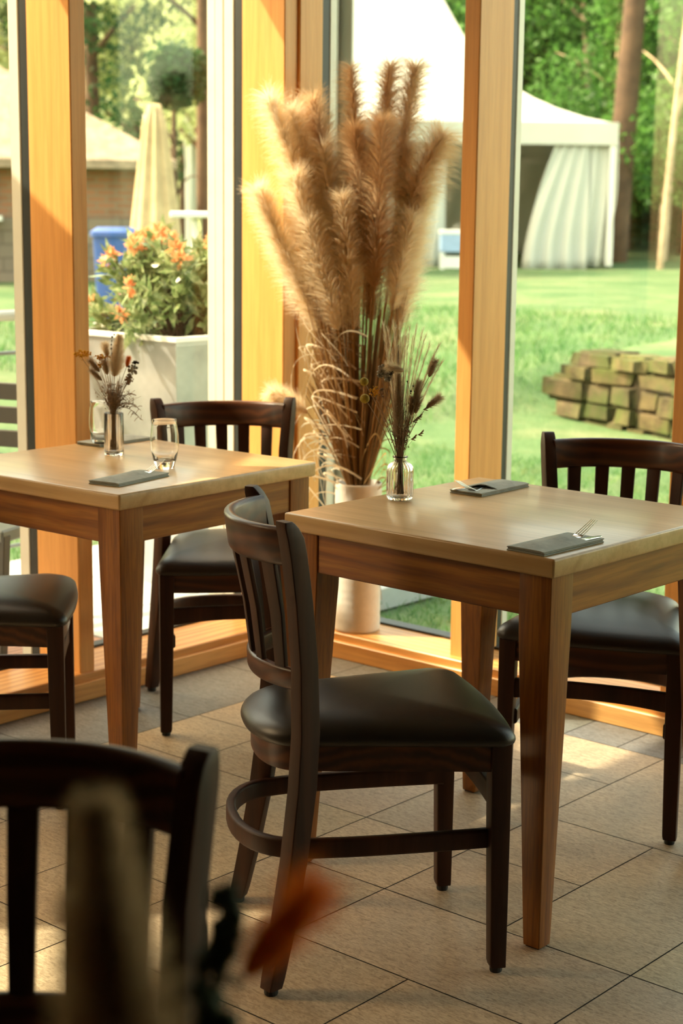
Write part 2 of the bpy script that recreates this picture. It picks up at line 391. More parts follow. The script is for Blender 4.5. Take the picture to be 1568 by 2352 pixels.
def plume_data(path, n, hl, spread, width, droop, rng, prof=None, gap=0.0, seg=3):
    """a feathery plume around a polyline path (numpy (k,3))"""
    path = np.asarray(path, float); k = len(path)
    t = rng.random(n)**0.9
    if gap: t = (np.floor(t*gap)+0.35*rng.random(n))/gap
    x = t*(k-1); i = np.clip(x.astype(int), 0, k-2); f = (x-i)[:, None]
    P = path[i]*(1-f)+path[i+1]*f; ax = norm(path[i+1]-path[i])
    rad = norm(np.cross(ax, norm(rng.normal(size=(n, 3)))))
    pr = (np.sin(np.clip(t, 0, 1)*PI*0.82+0.35)**0.8) if prof is None else prof(t)
    D = ax*1.0 + rad*(spread*(0.35+0.9*rng.random(n)))[:, None]
    L = hl*pr*(0.6+0.6*rng.random(n))
    return strands(P, D, L, width, droop*(0.4+rng.random(n)), seg, rng)
def leaves_data(C, R, size, rng, aspect=2.2, up=0.4):
    """flat leaf quads (pointed rhombus)"""
    N = len(C); d = norm(rng.normal(size=(N, 3))+np.array([0, 0, up])); s = norm(np.cross(d, rng.normal(size=(N, 3))))
    L = (size*(0.6+0.8*rng.random(N)))[:, None]; W = L/aspect
    V = np.stack([C-d*L/2, C+s*W/2, C+d*L/2, C-s*W/2], 1).reshape(-1, 3)
    return V, np.arange(N*4).reshape(-1, 4)

# ================================================================== ROOM
GX, GY = -3.80, 4.06          # glass planes (left facade x, far facade y)
def shade_attr(me, cols):
    a = me.attributes.new('shade', 'FLOAT_COLOR', 'FACE')
    a.data.foreach_set('color', np.array([(c[0], c[1], c[2], 1) for c in cols], 'f').ravel())
# floor: multi-format stone tiles on dark grout, slate border along the glass
def build_floor():
    bm = BM(); box(bm, -3.60, 3.2, -3.2, 3.88, -0.06, -0.0025)
    fl = obj('floor', bm, M['grout']); tag(fl, kind='structure')
    X0, Y0, SX, SY = -1.485, 2.255, 0.2985, 0.2925
    rnd = random.Random(4)
    i0, i1 = -5, 15; j0, j1 = -19, 5
    used = {}
    tiles = []
    def place(i, j, w, h):
        for a in range(i, i+w):
            for b in range(j, j+h):
                if (a, b) in used or a < i0-1 or a >= i1 or b >= j1 or b < j0: return False
        for a in range(i, i+w):
            for b in range(j, j+h): used[(a, b)] = 1
        tiles.append((i, j, w, h)); return True
    for t in ((-2, 0, 2, 1), (-1, 1, 1, 2), (-2, 1, 1, 1), (-2, 2, 1, 1), (-2, 3, 2, 2), (-3, 1, 1, 1), (-3, 2, 1, 2), (-1, -1, 1, 1), (-3, -1, 2, 1), (-3, 0, 1, 1),
              (0, 0, 1, 1), (0, 1, 2, 2), (0, -1, 2, 1), (-2, -2, 1, 1), (-1, -3, 2, 2), (-4, 0, 1, 2), (-4, -1, 1, 1), (-5, -1, 1, 2), (-5, 1, 1, 1), (-4, 2, 1, 2), (-5, 2, 1, 2)):
        place(*t)
    for j in range(j0, j1):
        for i in range(i0-1, i1):
            if (i, j) in used: continue
            opts = [(2, 2), (2, 1), (1, 2), (1, 1)]; rnd.shuffle(opts)
            for w, h in opts + [(1, 1)]:
                if place(i, j, w, h): break
    g = 0.0016
    for name, mat in (('stone_tiles', 'tile'), ('slate_tiles', 'slate')):
        bm = BM(); cols = []
        def q(x0, x1, y0, y1):
            vs = [bm.verts.new(p) for p in ((x0+g, y0+g, 0), (x1-g, y0+g, 0), (x1-g, y1-g, 0), (x0+g, y1-g, 0))]
            bm.faces.new(vs); s = 0.90+0.2*rnd.random(); cols.append((s, s*(0.97+0.05*rnd.random()), s*(0.94+0.08*rnd.random())))
        if name == 'stone_tiles':
            for i, j, w, h in tiles:
                x0, x1 = X0+i*SX, X0+(i+w)*SX; y0, y1 = Y0+j*SY, Y0+(j+h)*SY
                x0 = max(x0, -3.245); y1 = min(y1, 3.69)
                if x1-x0 > 0.02 and y1-y0 > 0.02: q(x0, x1, y0, y1)
        else:
            y = -3.2; 
            while y < 3.6:
                L = 0.45; q(-3.58, -3.245, y, min(y+L, 3.69)); y += L
            x = -3.58
            while x < 3.2:
                L = 0.17 if x > -3.3 else 0.335; q(x, x+L, 3.69, 3.86); x += L
        # extrude slightly downwards for real thickness
        me = bpy.data.meshes.new(name); bm.to_mesh(me); bm.free(); shade_attr(me, cols)
        o = link(name, me, M[mat], fl)
build_floor()
# rest of the shell
bm = BM(); box(bm, -4.20, 3.3, -3.3, 4.22, 2.70, 2.86)
for y in (0.2, 1.4, 2.6, 3.8): box(bm, -3.6, 3.2, y-0.05, y+0.05, 2.52, 2.70)
tag(obj('ceiling', bm, M['white_plaster']), kind='structure')
bm = BM(); box(bm, -4.0, 3.3, -3.35, -3.2, -0.06, 2.7); tag(obj('wall_back', bm, M['brown_wall']), kind='structure')
bm = BM(); box(bm, 3.2, 3.35, -3.35, 4.2, -0.06, 2.7); tag(obj('wall_right', bm, M['brown_wall']), kind='structure')
bm = BM(); box(bm, -3.80, -3.61, -3.2, 0.44, 0.078, 2.56); tag(obj('wall_left', bm, M['brown_wall']), kind='structure')  # unseen; solid instead of glazed to cut light from behind the camera
# sills and baseboards
def sill(name, boards, mat, nm):
    bm = BM()
    for b in boards: box(bm, *b, bev=0.003, seg=1)
    o = obj(name, bm, mat); tag(o, nm, None, None, 'structure'); return o
sill('baseboard_left', [(-3.60, -3.575, -3.2, 3.875, 0, 0.055)], M['sill_wood_y'], None)
sill('baseboard_right', [(-3.60, 3.2, 3.85, 3.875, 0, 0.055)], M['sill_wood_x'], None)
sill('trim_1', [(-3.79, -3.588, -3.2, 3.865, 0.0, 0.078)], M['sill_wood_y'], None)
sill('trim_2', [(-3.79, 3.2, 3.866, 4.05, 0.0, 0.078)], M['sill_wood_x'], None)
# head rails under the ceiling
bm = BM(); box(bm, -3.80, -3.60, -3.2, 3.9, 2.55, 2.70); tag(obj('trim_3', bm, M['frame_wood']), kind='structure')
bm = BM(); box(bm, -3.80, 3.2, 3.9, 4.06, 2.55, 2.70); tag(obj('trim_4', bm, M['frame_wood']), kind='structure')
# mullions: wooden post, black gasket, aluminium cover cap
ntrim = [4]
def mull_left(y, w=0.055):
    ntrim[0] += 1
    bm = BM(); box(bm, -3.785, -3.60, y, y+w, 0.05, 2.58, 0.003, 1)
    o = obj('trim_%d' % ntrim[0], bm, M['frame_wood']); tag(o, kind='structure')
    bm = BM(); box(bm, -3.822, -3.785, y+0.004, y+w-0.004, 0.05, 2.6); obj('gasket', bm, M['seal'], o)
    bm = BM(); box(bm, -3.865, -3.822, y+0.0, y+w, 0.03, 2.66, 0.002, 1); obj('cover_cap', bm, M['alu'], o)
    return o
def mull_right(x, w=0.056):
    ntrim[0] += 1
    bm = BM(); box(bm, x, x+w, 3.90, 4.065, 0.05, 2.58, 0.003, 1)
    o = obj('trim_%d' % ntrim[0], bm, M['frame_wood']); tag(o, kind='structure')
    bm = BM(); box(bm, x+0.003, x+w-0.003, 4.065, 4.088, 0.05, 2.6); obj('gasket', bm, M['seal'], o)
    bm = BM(); box(bm, x-0.001, x+w, 4.088, 4.116, 0.03, 2.66, 0.002, 1); obj('cover_cap', bm, M['alu'], o)
    return o
for y in (0.452, 1.302, 2.152, 3.002): mull_left(y)
# corner: last post of the left facade, first post of the far facade, metal corner cover outside
p2 = mull_left(3.852, 0.058)
ntrim[0] += 1
bm = BM(); box(bm, -3.652, -3.590, 3.911, 4.018, 0.05, 2.58, 0.003, 1); c2 = obj('trim_%d' % ntrim[0], bm, M['frame_wood']); tag(c2, kind='structure')
bm = BM(); box(bm, -3.66, -3.593, 4.018, 4.052, 0.05, 2.6); obj('gasket', bm, M['seal'], c2)
bm = BM(); box(bm, -3.66, -3.590, 4.052, 4.082, 0.03, 2.66, 0.002, 1); obj('cover_cap', bm, M['alu'], c2)
ntrim[0] += 1
bm = BM()
box(bm, -3.905, -3.868, 3.852, 3.90, 0.03, 2.66, 0.002, 1)
box(bm, -3.952, -3.915, 3.862, 3.91, 0.03, 2.66, 0.002, 1)
box(bm, -3.945, -3.70, 3.915, 4.14, 0.03, 2.66, 0.004, 1)
box(bm, -3.69, -3.640, 4.135, 4.15, 0.03, 2.66, 0.002, 1)
box(bm, -3.69, -3.600, 4.165, 4.18, 0.03, 2.66, 0.002, 1)
box(bm, -3.70, -3.685, 4.05, 4.18, 0.03, 2.66, 0.002, 1)
tag(obj('trim_%d' % ntrim[0], bm, M['alu']), kind='structure')
xr = -2.948
while xr < 3.1: mull_right(xr); xr += 0.724
# panes
k = 0
ys = [0.48, 1.33, 2.18, 3.03, 3.88]
for a, b in zip(ys[:-1], ys[1:]):
    k += 1; bm = BM(); box(bm, -3.808, -3.802, a, b, 0.06, 2.62); tag(obj('window_%d' % k, bm, M['pane']), kind='structure')
xs = [-3.62] + [-2.92+0.724*i for i in range(9)]
for a, b in zip(xs[:-1], xs[1:]):
    k += 1; bm = BM(); box(bm, a, b, 4.072, 4.078, 0.06, 2.62); tag(obj('window_%d' % k, bm, M['pane']), kind='structure')
# dark sealing strip where the glass meets the sill
for bx_ in ((-3.83, -3.792, -3.2, 3.86, 0.0, 0.085), (-3.60, 3.2, 4.05, 4.10, 0.0, 0.085)):
    ntrim[0] += 1; bm = BM(); box(bm, *bx_); tag(obj('trim_%d' % ntrim[0], bm, M['seal']), kind='structure')

# ================================================================== TABLES
TH = 0.775
def make_table(loc, rz, label):
    t = thing('dining_table', label, 'table', loc, rz, 'wooden restaurant tables')
    W, D = 0.342, 0.340
    bm = BM(); box(bm, -W, W, -D, D, TH-0.037, TH, 0.005, 3); obj('tabletop', bm, M['table_top'], t, auto=0.6)
    ins = 0.012; zt = TH-0.037
    for sx in (-1, 1):
        for sy in (-1, 1):
            cx, cy = sx*(W-ins), sy*(D-ins)
            fr = []
            for z, s in ((0.004, 0.038), (0.02, 0.0395), (0.62, 0.072), (0.66, 0.073), (zt, 0.073)):
                o = 0.0
                fr.append(((cx-sx*s/2, cy-sy*s/2, z), (1, 0, 0), (0, 1, 0), s/2, s/2, 0.003))
            bm = BM(); sweep(bm, fr); lg = obj('leg', bm, M['table_leg'], t, auto=0.5)
            bm = BM(); box(bm, cx-sx*0.034, cx-sx*0.004, cy-sy*0.034, cy-sy*0.004, 0.0, 0.005); obj('glide', bm, M['rubber'], lg)
    z0, z1 = 0.655, zt; a = 0.004
    for sy in (-1, 1):
        bm = BM(); y = sy*(D-ins-a); box(bm, -W+ins+0.072, W-ins-0.072, min(y, y-sy*0.022), max(y, y-sy*0.022), z0, z1, 0.0015, 1)
        obj('apron', bm, M['table_apron'], t)
    for sx in (-1, 1):
        bm = BM(); x = sx*(W-ins-a); box(bm, min(x, x-sx*0.022), max(x, x-sx*0.022), -D+ins+0.072, D-ins-0.072, z0, z1, 0.0015, 1)
        obj('apron', bm, M['table_apron_y'], t)
    return t
T1 = make_table((-1.998, 2.848, 0), math.radians(-0.5), 'square wooden table in focus with the bottle vase and two napkins')
T2 = copy_tree(T1); T2.location = (-3.105, 2.742, 0); T2.rotation_euler.z = math.radians(2.0)
T2['label'] = 'square wooden table with two tumblers and a small vase beside the left window'
T3 = copy_tree(T1); T3.location = (-0.49, 0.26, 0); T3.rotation_euler.z = 0
T3['label'] = 'wooden table nearest the viewer, under the blurred bouquet'

# ================================================================== CHAIRS
def make_chair():
    t = thing('dining_chair', 'chair', 'chair', group='dark wooden slat back chairs')
    W = M['chair_wood']
    # front legs
    for s in (-1, 1):
        fr = []
        for z, h in ((0.012, 0.0145), (0.02, 0.0155), (0.30, 0.0185), (0.446, 0.0195)):
            fr.append(((s*(0.209-h), 0.209-h, z), (1, 0, 0), (0, 1, 0), h, h, 0.003))
        bm = BM(); sweep(bm, fr); lg = obj('front_leg', bm, W, t, auto=0.5)
        bm = BM(); lathe(bm, [(0.011, 0.0), (0.012, 0.002), (0.012, 0.013)], 14, cx=s*0.1935, cy=0.1935); obj('glide', bm, M['rubber'], lg)
    # rear posts, turned outwards by 30 degrees
    P = [(0.012, 0.211, -0.236, 0.0155, 0.0150), (0.03, 0.209, -0.232, 0.0165, 0.016), (0.12, 0.202, -0.214, 0.0170, 0.0185), (0.25, 0.193, -0.192, 0.0165, 0.021), (0.38, 0.184, -0.176, 0.0160, 0.0225), (0.48, 0.179, -0.170, 0.0155, 0.0225),
         (0.60, 0.1750, -0.172, 0.0150, 0.021), (0.72, 0.1770, -0.182, 0.0150, 0.020), (0.80, 0.1850, -0.193, 0.0150, 0.0195), (0.838, 0.1890, -0.200, 0.0148, 0.019), (0.856, 0.1910, -0.207, 0.0145, 0.0155), (0.865, 0.1925, -0.211, 0.0142, 0.0115), (0.869, 0.1930, -0.2135, 0.0135, 0.0085)]
    for s in (-1, 1):
        ph = math.radians(30)*s
        A = (math.cos(ph), math.sin(ph), 0); B = (-math.sin(ph), math.cos(ph), 0)
        bm = BM(); sweep(bm, [((s*x, y, z), A, B, ha, hb, 0.003) for z, x, y, ha, hb in P]); pl = obj('rear_leg', bm, W, t, auto=0.5)
        bm = BM(); lathe(bm, [(0.012, 0.0), (0.013, 0.002), (0.013, 0.013)], 14, cx=s*0.211, cy=-0.236); obj('glide', bm, M['rubber'], pl)
    # curved rails
    def arc(hw, y0, bulge, n=20):
        out = []
        for k in range(n+1):
            u = -1+2*k/n; x = hw*u
            y = y0 - bulge*(1-abs(u)**2.3)
            out.append((x, y))
        return out
    def rail(name, hw, y0, bulge, z0, z1, th, lean, mat, dip=0.0):
        pts = arc(hw, y0, bulge); bm = BM(); fr = []
        for k, (x, y) in enumerate(pts):
            a, b = pts[max(k-1, 0)], pts[min(k+1, len(pts)-1)]
            tx, ty = b[0]-a[0], b[1]-a[1]; l = math.hypot(tx, ty); nx, ny = -ty/l, tx/l
            u = abs(x)/hw
            zb = z0 + dip*(1-u*u)
            fr.append(((x, y, (zb+z1)/2), (nx, ny, lean*0.0), (nx*lean*-1, ny*lean*-1, 1), th/2, (z1-zb)/2, th*0.42))
        sweep(bm, fr); return obj(name, bm, mat, t, auto=0.7)
    rail('crest_rail', 0.174, -0.194, 0.082, 0.782, 0.854, 0.021, 0.14, M['chair_rail'])
    rail('lower_back_rail', 0.160, -0.171, 0.066, 0.550, 0.591, 0.019, 0.05, M['chair_rail'])
    # slats
    for i in range(5):
        u = (i-2)*0.375
        xb, yb = 0.160*u, -0.172-0.066*(1-abs(u)**2.3)
        xt, yt = 0.167*u*1.02, -0.190-0.082*(1-abs(u)**2.3)
        slope = 0.066*2.3*(abs(u)**1.3)*(1 if u > 0 else -1)/0.160
        A = Vector((1, slope, 0)).normalized(); B = Vector((-A.y, A.x, 0))
        bm = BM(); sweep(bm, [((xb, yb, 0.586), A, B, 0.0135, 0.005, 0.002), (((xb+xt)/2, (yb+yt)/2+0.004, 0.687), A, B, 0.0155, 0.005, 0.002), ((xt, yt, 0.788), A, B, 0.017, 0.005, 0.002)])
        obj('slat', bm, M['chair_wood'], t, auto=0.6)
    # seat outline
    def outline(grow=0.0, n=10):
        pts = []
        def add(x, y): pts.append((x, y))
        hf, hr, yf, yr, rc = 0.216+grow, 0.154+grow, 0.216+grow, -0.150, 0.030+grow*0.5
        # front right corner -> left, counter-clockwise
        for k in range(n+1):
            a = 0 + k*PI/2/n; add(hf-rc+rc*math.cos(a), yf-rc+rc*math.sin(a))
        for k in range(1, 10):
            u = k/10; x = (hf-rc)*(1-2*u); add(x, yf + 0.012*(1-(1-2*u)**2))
        for k in range(n+1):
            a = PI/2 + k*PI/2/n; add(-hf+rc+rc*math.cos(a), yf-rc+rc*math.sin(a))
        for k in range(1, 8):
            u = k/8; add(-hf+(hf-hr)*u, (yf-rc)*(1-u)+yr*u)
        m = 22; dep = 0.105+grow
        for k in range(m+1):
            a = PI + k*PI/m; ca, sa = math.cos(a), math.sin(a)
            add(hr*math.copysign(abs(ca)**0.85, ca), yr + dep*math.copysign(abs(sa)**0.85, sa))
        for k in range(1, 8):
            u = k/8; add(hr+(hf-hr)*u, yr*(1-u)+(yf-rc)*u)
        return pts
    O = outline()
    def ring(sc, z, g=0):
        return [((x)*sc, (y+0.02)*sc-0.02, z) for x, y in O]
    bm = BM()
    prof = [(0.965, 0.4435), (0.99, 0.4445), (1.006, 0.448), (1.012, 0.453), (1.008, 0.459), (0.992, 0.466), (0.96, 0.4735), (0.90, 0.481), (0.80, 0.4885), (0.62, 0.495), (0.40, 0.498), (0.18, 0.4995), (0.03, 0.500)]
    loft(bm, [ring(s, z) for s, z in prof]); obj('seat', bm, M['leather'], t, smooth=True)
    bm = BM(); r0 = [ring(0.93, z) for z in (0.394, 0.445)]; ri = [ring(0.86, z) for z in (0.445, 0.394)]
    loft(bm, r0 + ri, closed=True); obj('seat_frame', bm, M['chair_rail'], t, auto=0.6)
    # hoop stretcher round the back, straight stretcher at the front
    pts = [(0.176, 0.185), (0.178, 0.12), (0.179, 0.05), (0.179, -0.02), (0.177, -0.09), (0.172, -0.15)]
    m = 18; arcp = [(0.166*math.copysign(abs(math.cos(a))**0.9, math.cos(a)), -0.165-0.112*abs(math.sin(a))**0.9) for a in (k*PI/m for k in range(1, m))]
    path = pts + arcp + [(-x, y) for x, y in pts[::-1]]
    fr = []
    for k, (x, y) in enumerate(path):
        a, b = path[max(k-1, 0)], path[min(k+1, len(path)-1)]
        d = Vector((b[0]-a[0], b[1]-a[1], 0)).normalized()
        fr.append(((x, y, 0.258), (-d.y, d.x, 0), (0, 0, 1), 0.0095, 0.0185, 0.006))
    bm = BM(); sweep(bm, fr); hp = obj('hoop_stretcher', bm, M['chair_wood'], t, auto=0.7)
    for s in (-1, 1):
        bm = BM(); lathe(bm, [(0.0035, -0.001), (0.0035, 0.0008)], 10)
        o = obj('screw', bm, M['grey_metal'], hp); o.rotation_euler = (0, PI/2, 0); o.location = (s*0.1655, -0.155, 0.258)
    bm = BM(); fr = []
    for k in range(11):
        u = -1+2*k/10; fr.append(((0.176*u, 0.192, 0.336-0.008*u*u), (0, 1, 0), (0, 0, 1), 0.0085, 0.019+0.004*u*u, 0.004))
    sweep(bm, fr); obj('front_stretcher', bm, M['chair_wood'], t, auto=0.7)
    return t
CH = make_chair()
def set_chair(o, c, F, label):
    o.location = (c[0], c[1], 0); o.rotation_euler = (0, 0, math.atan2(F[1], F[0])-PI/2); o['label'] = label
set_chair(CH, (-1.955, 2.357), (0.605, 0.795), 'dark wooden slat-back chair in sharp focus in the centre, its back to the left')
for c, F, lab in (((-3.203, 3.217), (0.77, -0.637), 'dark wooden chair behind the left table, its reddish top rail in front of the planter'),
                  ((-2.024, 3.283), (0.39, -0.92), 'dark wooden chair behind the right table, its back cut by the right picture edge'),
                  ((-3.228, 2.386), (0.68, 0.733), 'chair at the left picture edge, only its black seat and front leg showing'),
                  ((-1.155, 0.827), (0.656, -0.755), 'large blurred chair back in the lower left foreground')):
    o = copy_tree(CH); set_chair(o, c, F, lab)

# ================================================================== TABLEWARE
def napkin(loc, rz, label, closed=False, fork=True, knife=False, hide_fork=False):
    """pocket-folded napkin, local y is the long axis, opening at +y"""
    t = thing('napkin', label, 'napkin', (loc[0], loc[1], TH), rz, 'grey folded napkins with cutlery')
    L, W = 0.195, 0.088
    bm = BM(); n = 14; mcol = 8
    # lower flat layers
    for k, (dy, z, w) in enumerate(((0.0, 0.0015, 1.0), (-0.002, 0.0045, 0.985), (0.001, 0.0072, 0.99))):
        box(bm, -W/2*w, W/2*w, -L/2+abs(dy), L/2+dy, z-0.0013, z+0.0013, 0.001, 1)
    obj('under_layers', bm, M['napkin'], t)
    # upper pocket layer with soft swelling over the cutlery
    bm = BM(); rows = []
    for i in range(n+1):
        v = i/n; y = -L/2 + v*(L*0.70)
        row = []
        for j in range(mcol+1):
            u = -1+2*j/mcol
            h = 0.0095 + 0.010*math.exp(-(u*1.7)**2)*math.sin(min(1, v*1.6)*PI/2)*(0.75+0.25*math.sin(v*9+u*2)) - (0.0 if abs(u) < 0.98 else 0.0015)
            yy = y + (0.014*u if i == n else 0)
            row.append((u*W/2*0.98, yy, h))
        rows.append(row)
    top = [[bm.verts.new(p) for p in r] for r in rows]
    bot = [[bm.verts.new((p[0], p[1], p[2]-0.002)) for p in r] for r in rows]
    for i in range(n):
        for j in range(mcol):
            bm.faces.new((top[i][j], top[i][j+1], top[i+1][j+1], top[i+1][j]))
            bm.faces.new((bot[i][j], bot[i+1][j], bot[i+1][j+1], bot[i][j+1]))
    for i in range(n):
        for j in (0, mcol): bm.faces.new((top[i][j], top[i+1][j], bot[i+1][j], bot[i][j]))
    for j in range(mcol):
        for i in (0, n): bm.faces.new((top[i][j], bot[i][j], bot[i][j+1], top[i][j+1]))
    obj('pocket', bm, M['napkin'], t, auto=0.7)
    return t
def make_fork():
    t = thing('fork', 'fork', 'fork', group='steel forks tucked in napkins')
    bm = BM()
    # neck and shoulder
    sec = [(-0.030, 0.0028, 0.0010), (-0.012, 0.0030, 0.0011), (0.0, 0.0042, 0.0011), (0.012, 0.0085, 0.001), (0.022, 0.0112, 0.001), (0.030, 0.0116, 0.001)]
    def zc(y): return 0.0105 + (0.0 if y < 0.02 else 0.42*(y-0.02) + 1.6*(y-0.02)**2) - (0.10*(y+0.055) if y < 0.02 else 0.10*0.075)
    sweep(bm, [((0, y, zc(y)+0.004), (1, 0, 0), (0, 0, 1), w, h, 0.0008) for y, w, h in sec])
    obj('handle', bm, M['steel'], t, auto=0.8)
    for i in range(4):
        x = (i-1.5)*0.0066; bm = BM()
        sweep(bm, [((x*(1-0.05*k), 0.029+k*0.0094, zc(0.029+k*0.0094)+0.004), (1, 0, 0), (0, 0, 1), 0.0012-0.00013*k, 0.0009, 0.0006) for k in range(6)])
        obj('tine', bm, M['steel'], t, auto=0.8)
    return t
def make_knife():
    t = thing('knife', 'knife', 'knife', group='steel knives tucked in napkins')
    bm = BM(); sweep(bm, [((0, y, 0.0096), (1, 0, 0), (0, 0, 1), w, 0.0007, 0.0004) for y, w in ((-0.03, 0.008), (0.03, 0.0085), (0.045, 0.0075), (0.056, 0.004), (0.060, 0.001))])
    obj('blade', bm, M['steel'], t, auto=0.8); return t
def at_local(base, rz, dx, dy): return (base[0]+dx*math.cos(rz)-dy*math.sin(rz), base[1]+dx*math.sin(rz)+dy*math.cos(rz))
NAP = napkin((-1.727, 2.612), math.radians(-2), 'grey napkin at the right table near corner, fork tines raised from its pocket')
n2 = copy_tree(NAP); n2.location = (-2.205, 3.055, TH); n2.rotation_euler.z = math.radians(182); n2['label'] = 'grey napkin at the right table far edge, its dark pocket open'
n3 = copy_tree(NAP); n3.location = (-2.890, 2.568, TH); n3.rotation_euler.z = math.radians(11); n3['label'] = 'grey napkin at the left table near corner before the tumbler'
n4 = copy_tree(NAP); n4.location = (-3.397, 2.965, TH); n4.rotation_euler.z = math.radians(184); n4['label'] = 'grey napkin at the left table far edge, half behind the glassware'
fk = make_fork(); kn = make_knife()
for i, (b, rz, fl, kl) in enumerate(((NAP, -2, 'steel fork with raised tines in the napkin at the right table near corner', 'steel knife blade beside the fork at the right table near corner'),
                             (n2, 182, 'steel fork in the open napkin at the right table far edge', 'steel knife in the open napkin at the right table far edge'),
                             (n3, 11, 'bright steel fork tines in the napkin before the left table tumbler', None))):
    r = math.radians(rz); o = fk if i == 0 else copy_tree(fk)
    p = at_local(b.location, r, -0.004, 0.048); o.location = (p[0], p[1], TH); o.rotation_euler.z = r - math.radians(8 if i else 4); o['label'] = fl
    if kl:
        o = kn if i == 0 else copy_tree(kn); p = at_local(b.location, r, 0.026, 0.048); o.location = (p[0], p[1], TH); o.rotation_euler.z = r - math.radians(4); o['label'] = kl
def tumbler(loc, label):
    t = thing('tumbler', label, 'glass', (loc[0], loc[1], TH), 0, 'barrel shaped glass tumblers')
    out = [(0.0001, 0.0), (0.0215, 0.0), (0.0235, 0.0015), (0.0255, 0.012), (0.0285, 0.022), (0.0335, 0.045), (0.0350, 0.062), (0.0345, 0.08), (0.0318, 0.105), (0.0300, 0.1195), (0.0296, 0.1205), (0.0290, 0.1195)]
    inn = [(0.0307, 0.105), (0.0334, 0.08), (0.0338, 0.062), (0.0322, 0.045), (0.0272, 0.026), (0.018, 0.0195), (0.006, 0.0178), (0.0001, 0.0176)]
    bm = BM(); lathe(bm, out+inn, 48); obj('glass_body', bm, M['glass'], t, smooth=True); return t
tumbler((-2.963, 2.748), 'clear glass tumbler in front of the others, beside the napkin and nearest the chair rail')
tumbler((-3.365, 2.895), 'clear glass tumbler at the left, partly behind the small bouquet vase')
def bottle_vase(loc, label):
    t = thing('bottle_vase', label, 'vase', (loc[0], loc[1], TH), 0.1)
    out = [(0.0001, 0.0), (0.024, 0.0), (0.0275, 0.003), (0.0288, 0.008), (0.0290, 0.04), (0.0288, 0.066), (0.0275, 0.073), (0.0235, 0.079), (0.0175, 0.0835), (0.0140, 0.086), (0.0132, 0.089), (0.0140, 0.0925), (0.0172, 0.0945), (0.0172, 0.0965), (0.0140, 0.097)]
    inn = [(0.0120, 0.0925), (0.0115, 0.087), (0.0150, 0.0815), (0.0215, 0.0765), (0.0260, 0.070), (0.0268, 0.064), (0.0270, 0.012), (0.0250, 0.007), (0.0001, 0.006)]
    bm = BM(); lathe(bm, out+inn, 120, rib=20, ribamp=0.0010, ribz=(0.008, 0.0825)); obj('glass_body', bm, M['glass'], t, smooth=True); return t
def cylinder_vase(loc, label):
    t = thing('cylinder_vase', label, 'vase', (loc[0], loc[1], TH), 0.1)
    out = [(0.0001, 0.0), (0.0235, 0.0), (0.0245, 0.002), (0.0248, 0.01), (0.0248, 0.108), (0.0240, 0.1095)]
    inn = [(0.0228, 0.108), (0.0228, 0.014), (0.0215, 0.009), (0.0001, 0.0085)]
    bm = BM(); lathe(bm, out+inn, 120, rib=24, ribamp=0.0006, ribz=(0.009, 0.107)); obj('glass_body', bm, M['glass'], t, smooth=True); return t
V1 = (-2.270, 2.807); V2 = (-3.219, 2.809); V3 = (-0.556, 0.504)
bottle_vase(V1, 'ribbed clear glass bottle vase on the right table')
cylinder_vase(V2, 'ribbed straight clear glass vase on the left table')

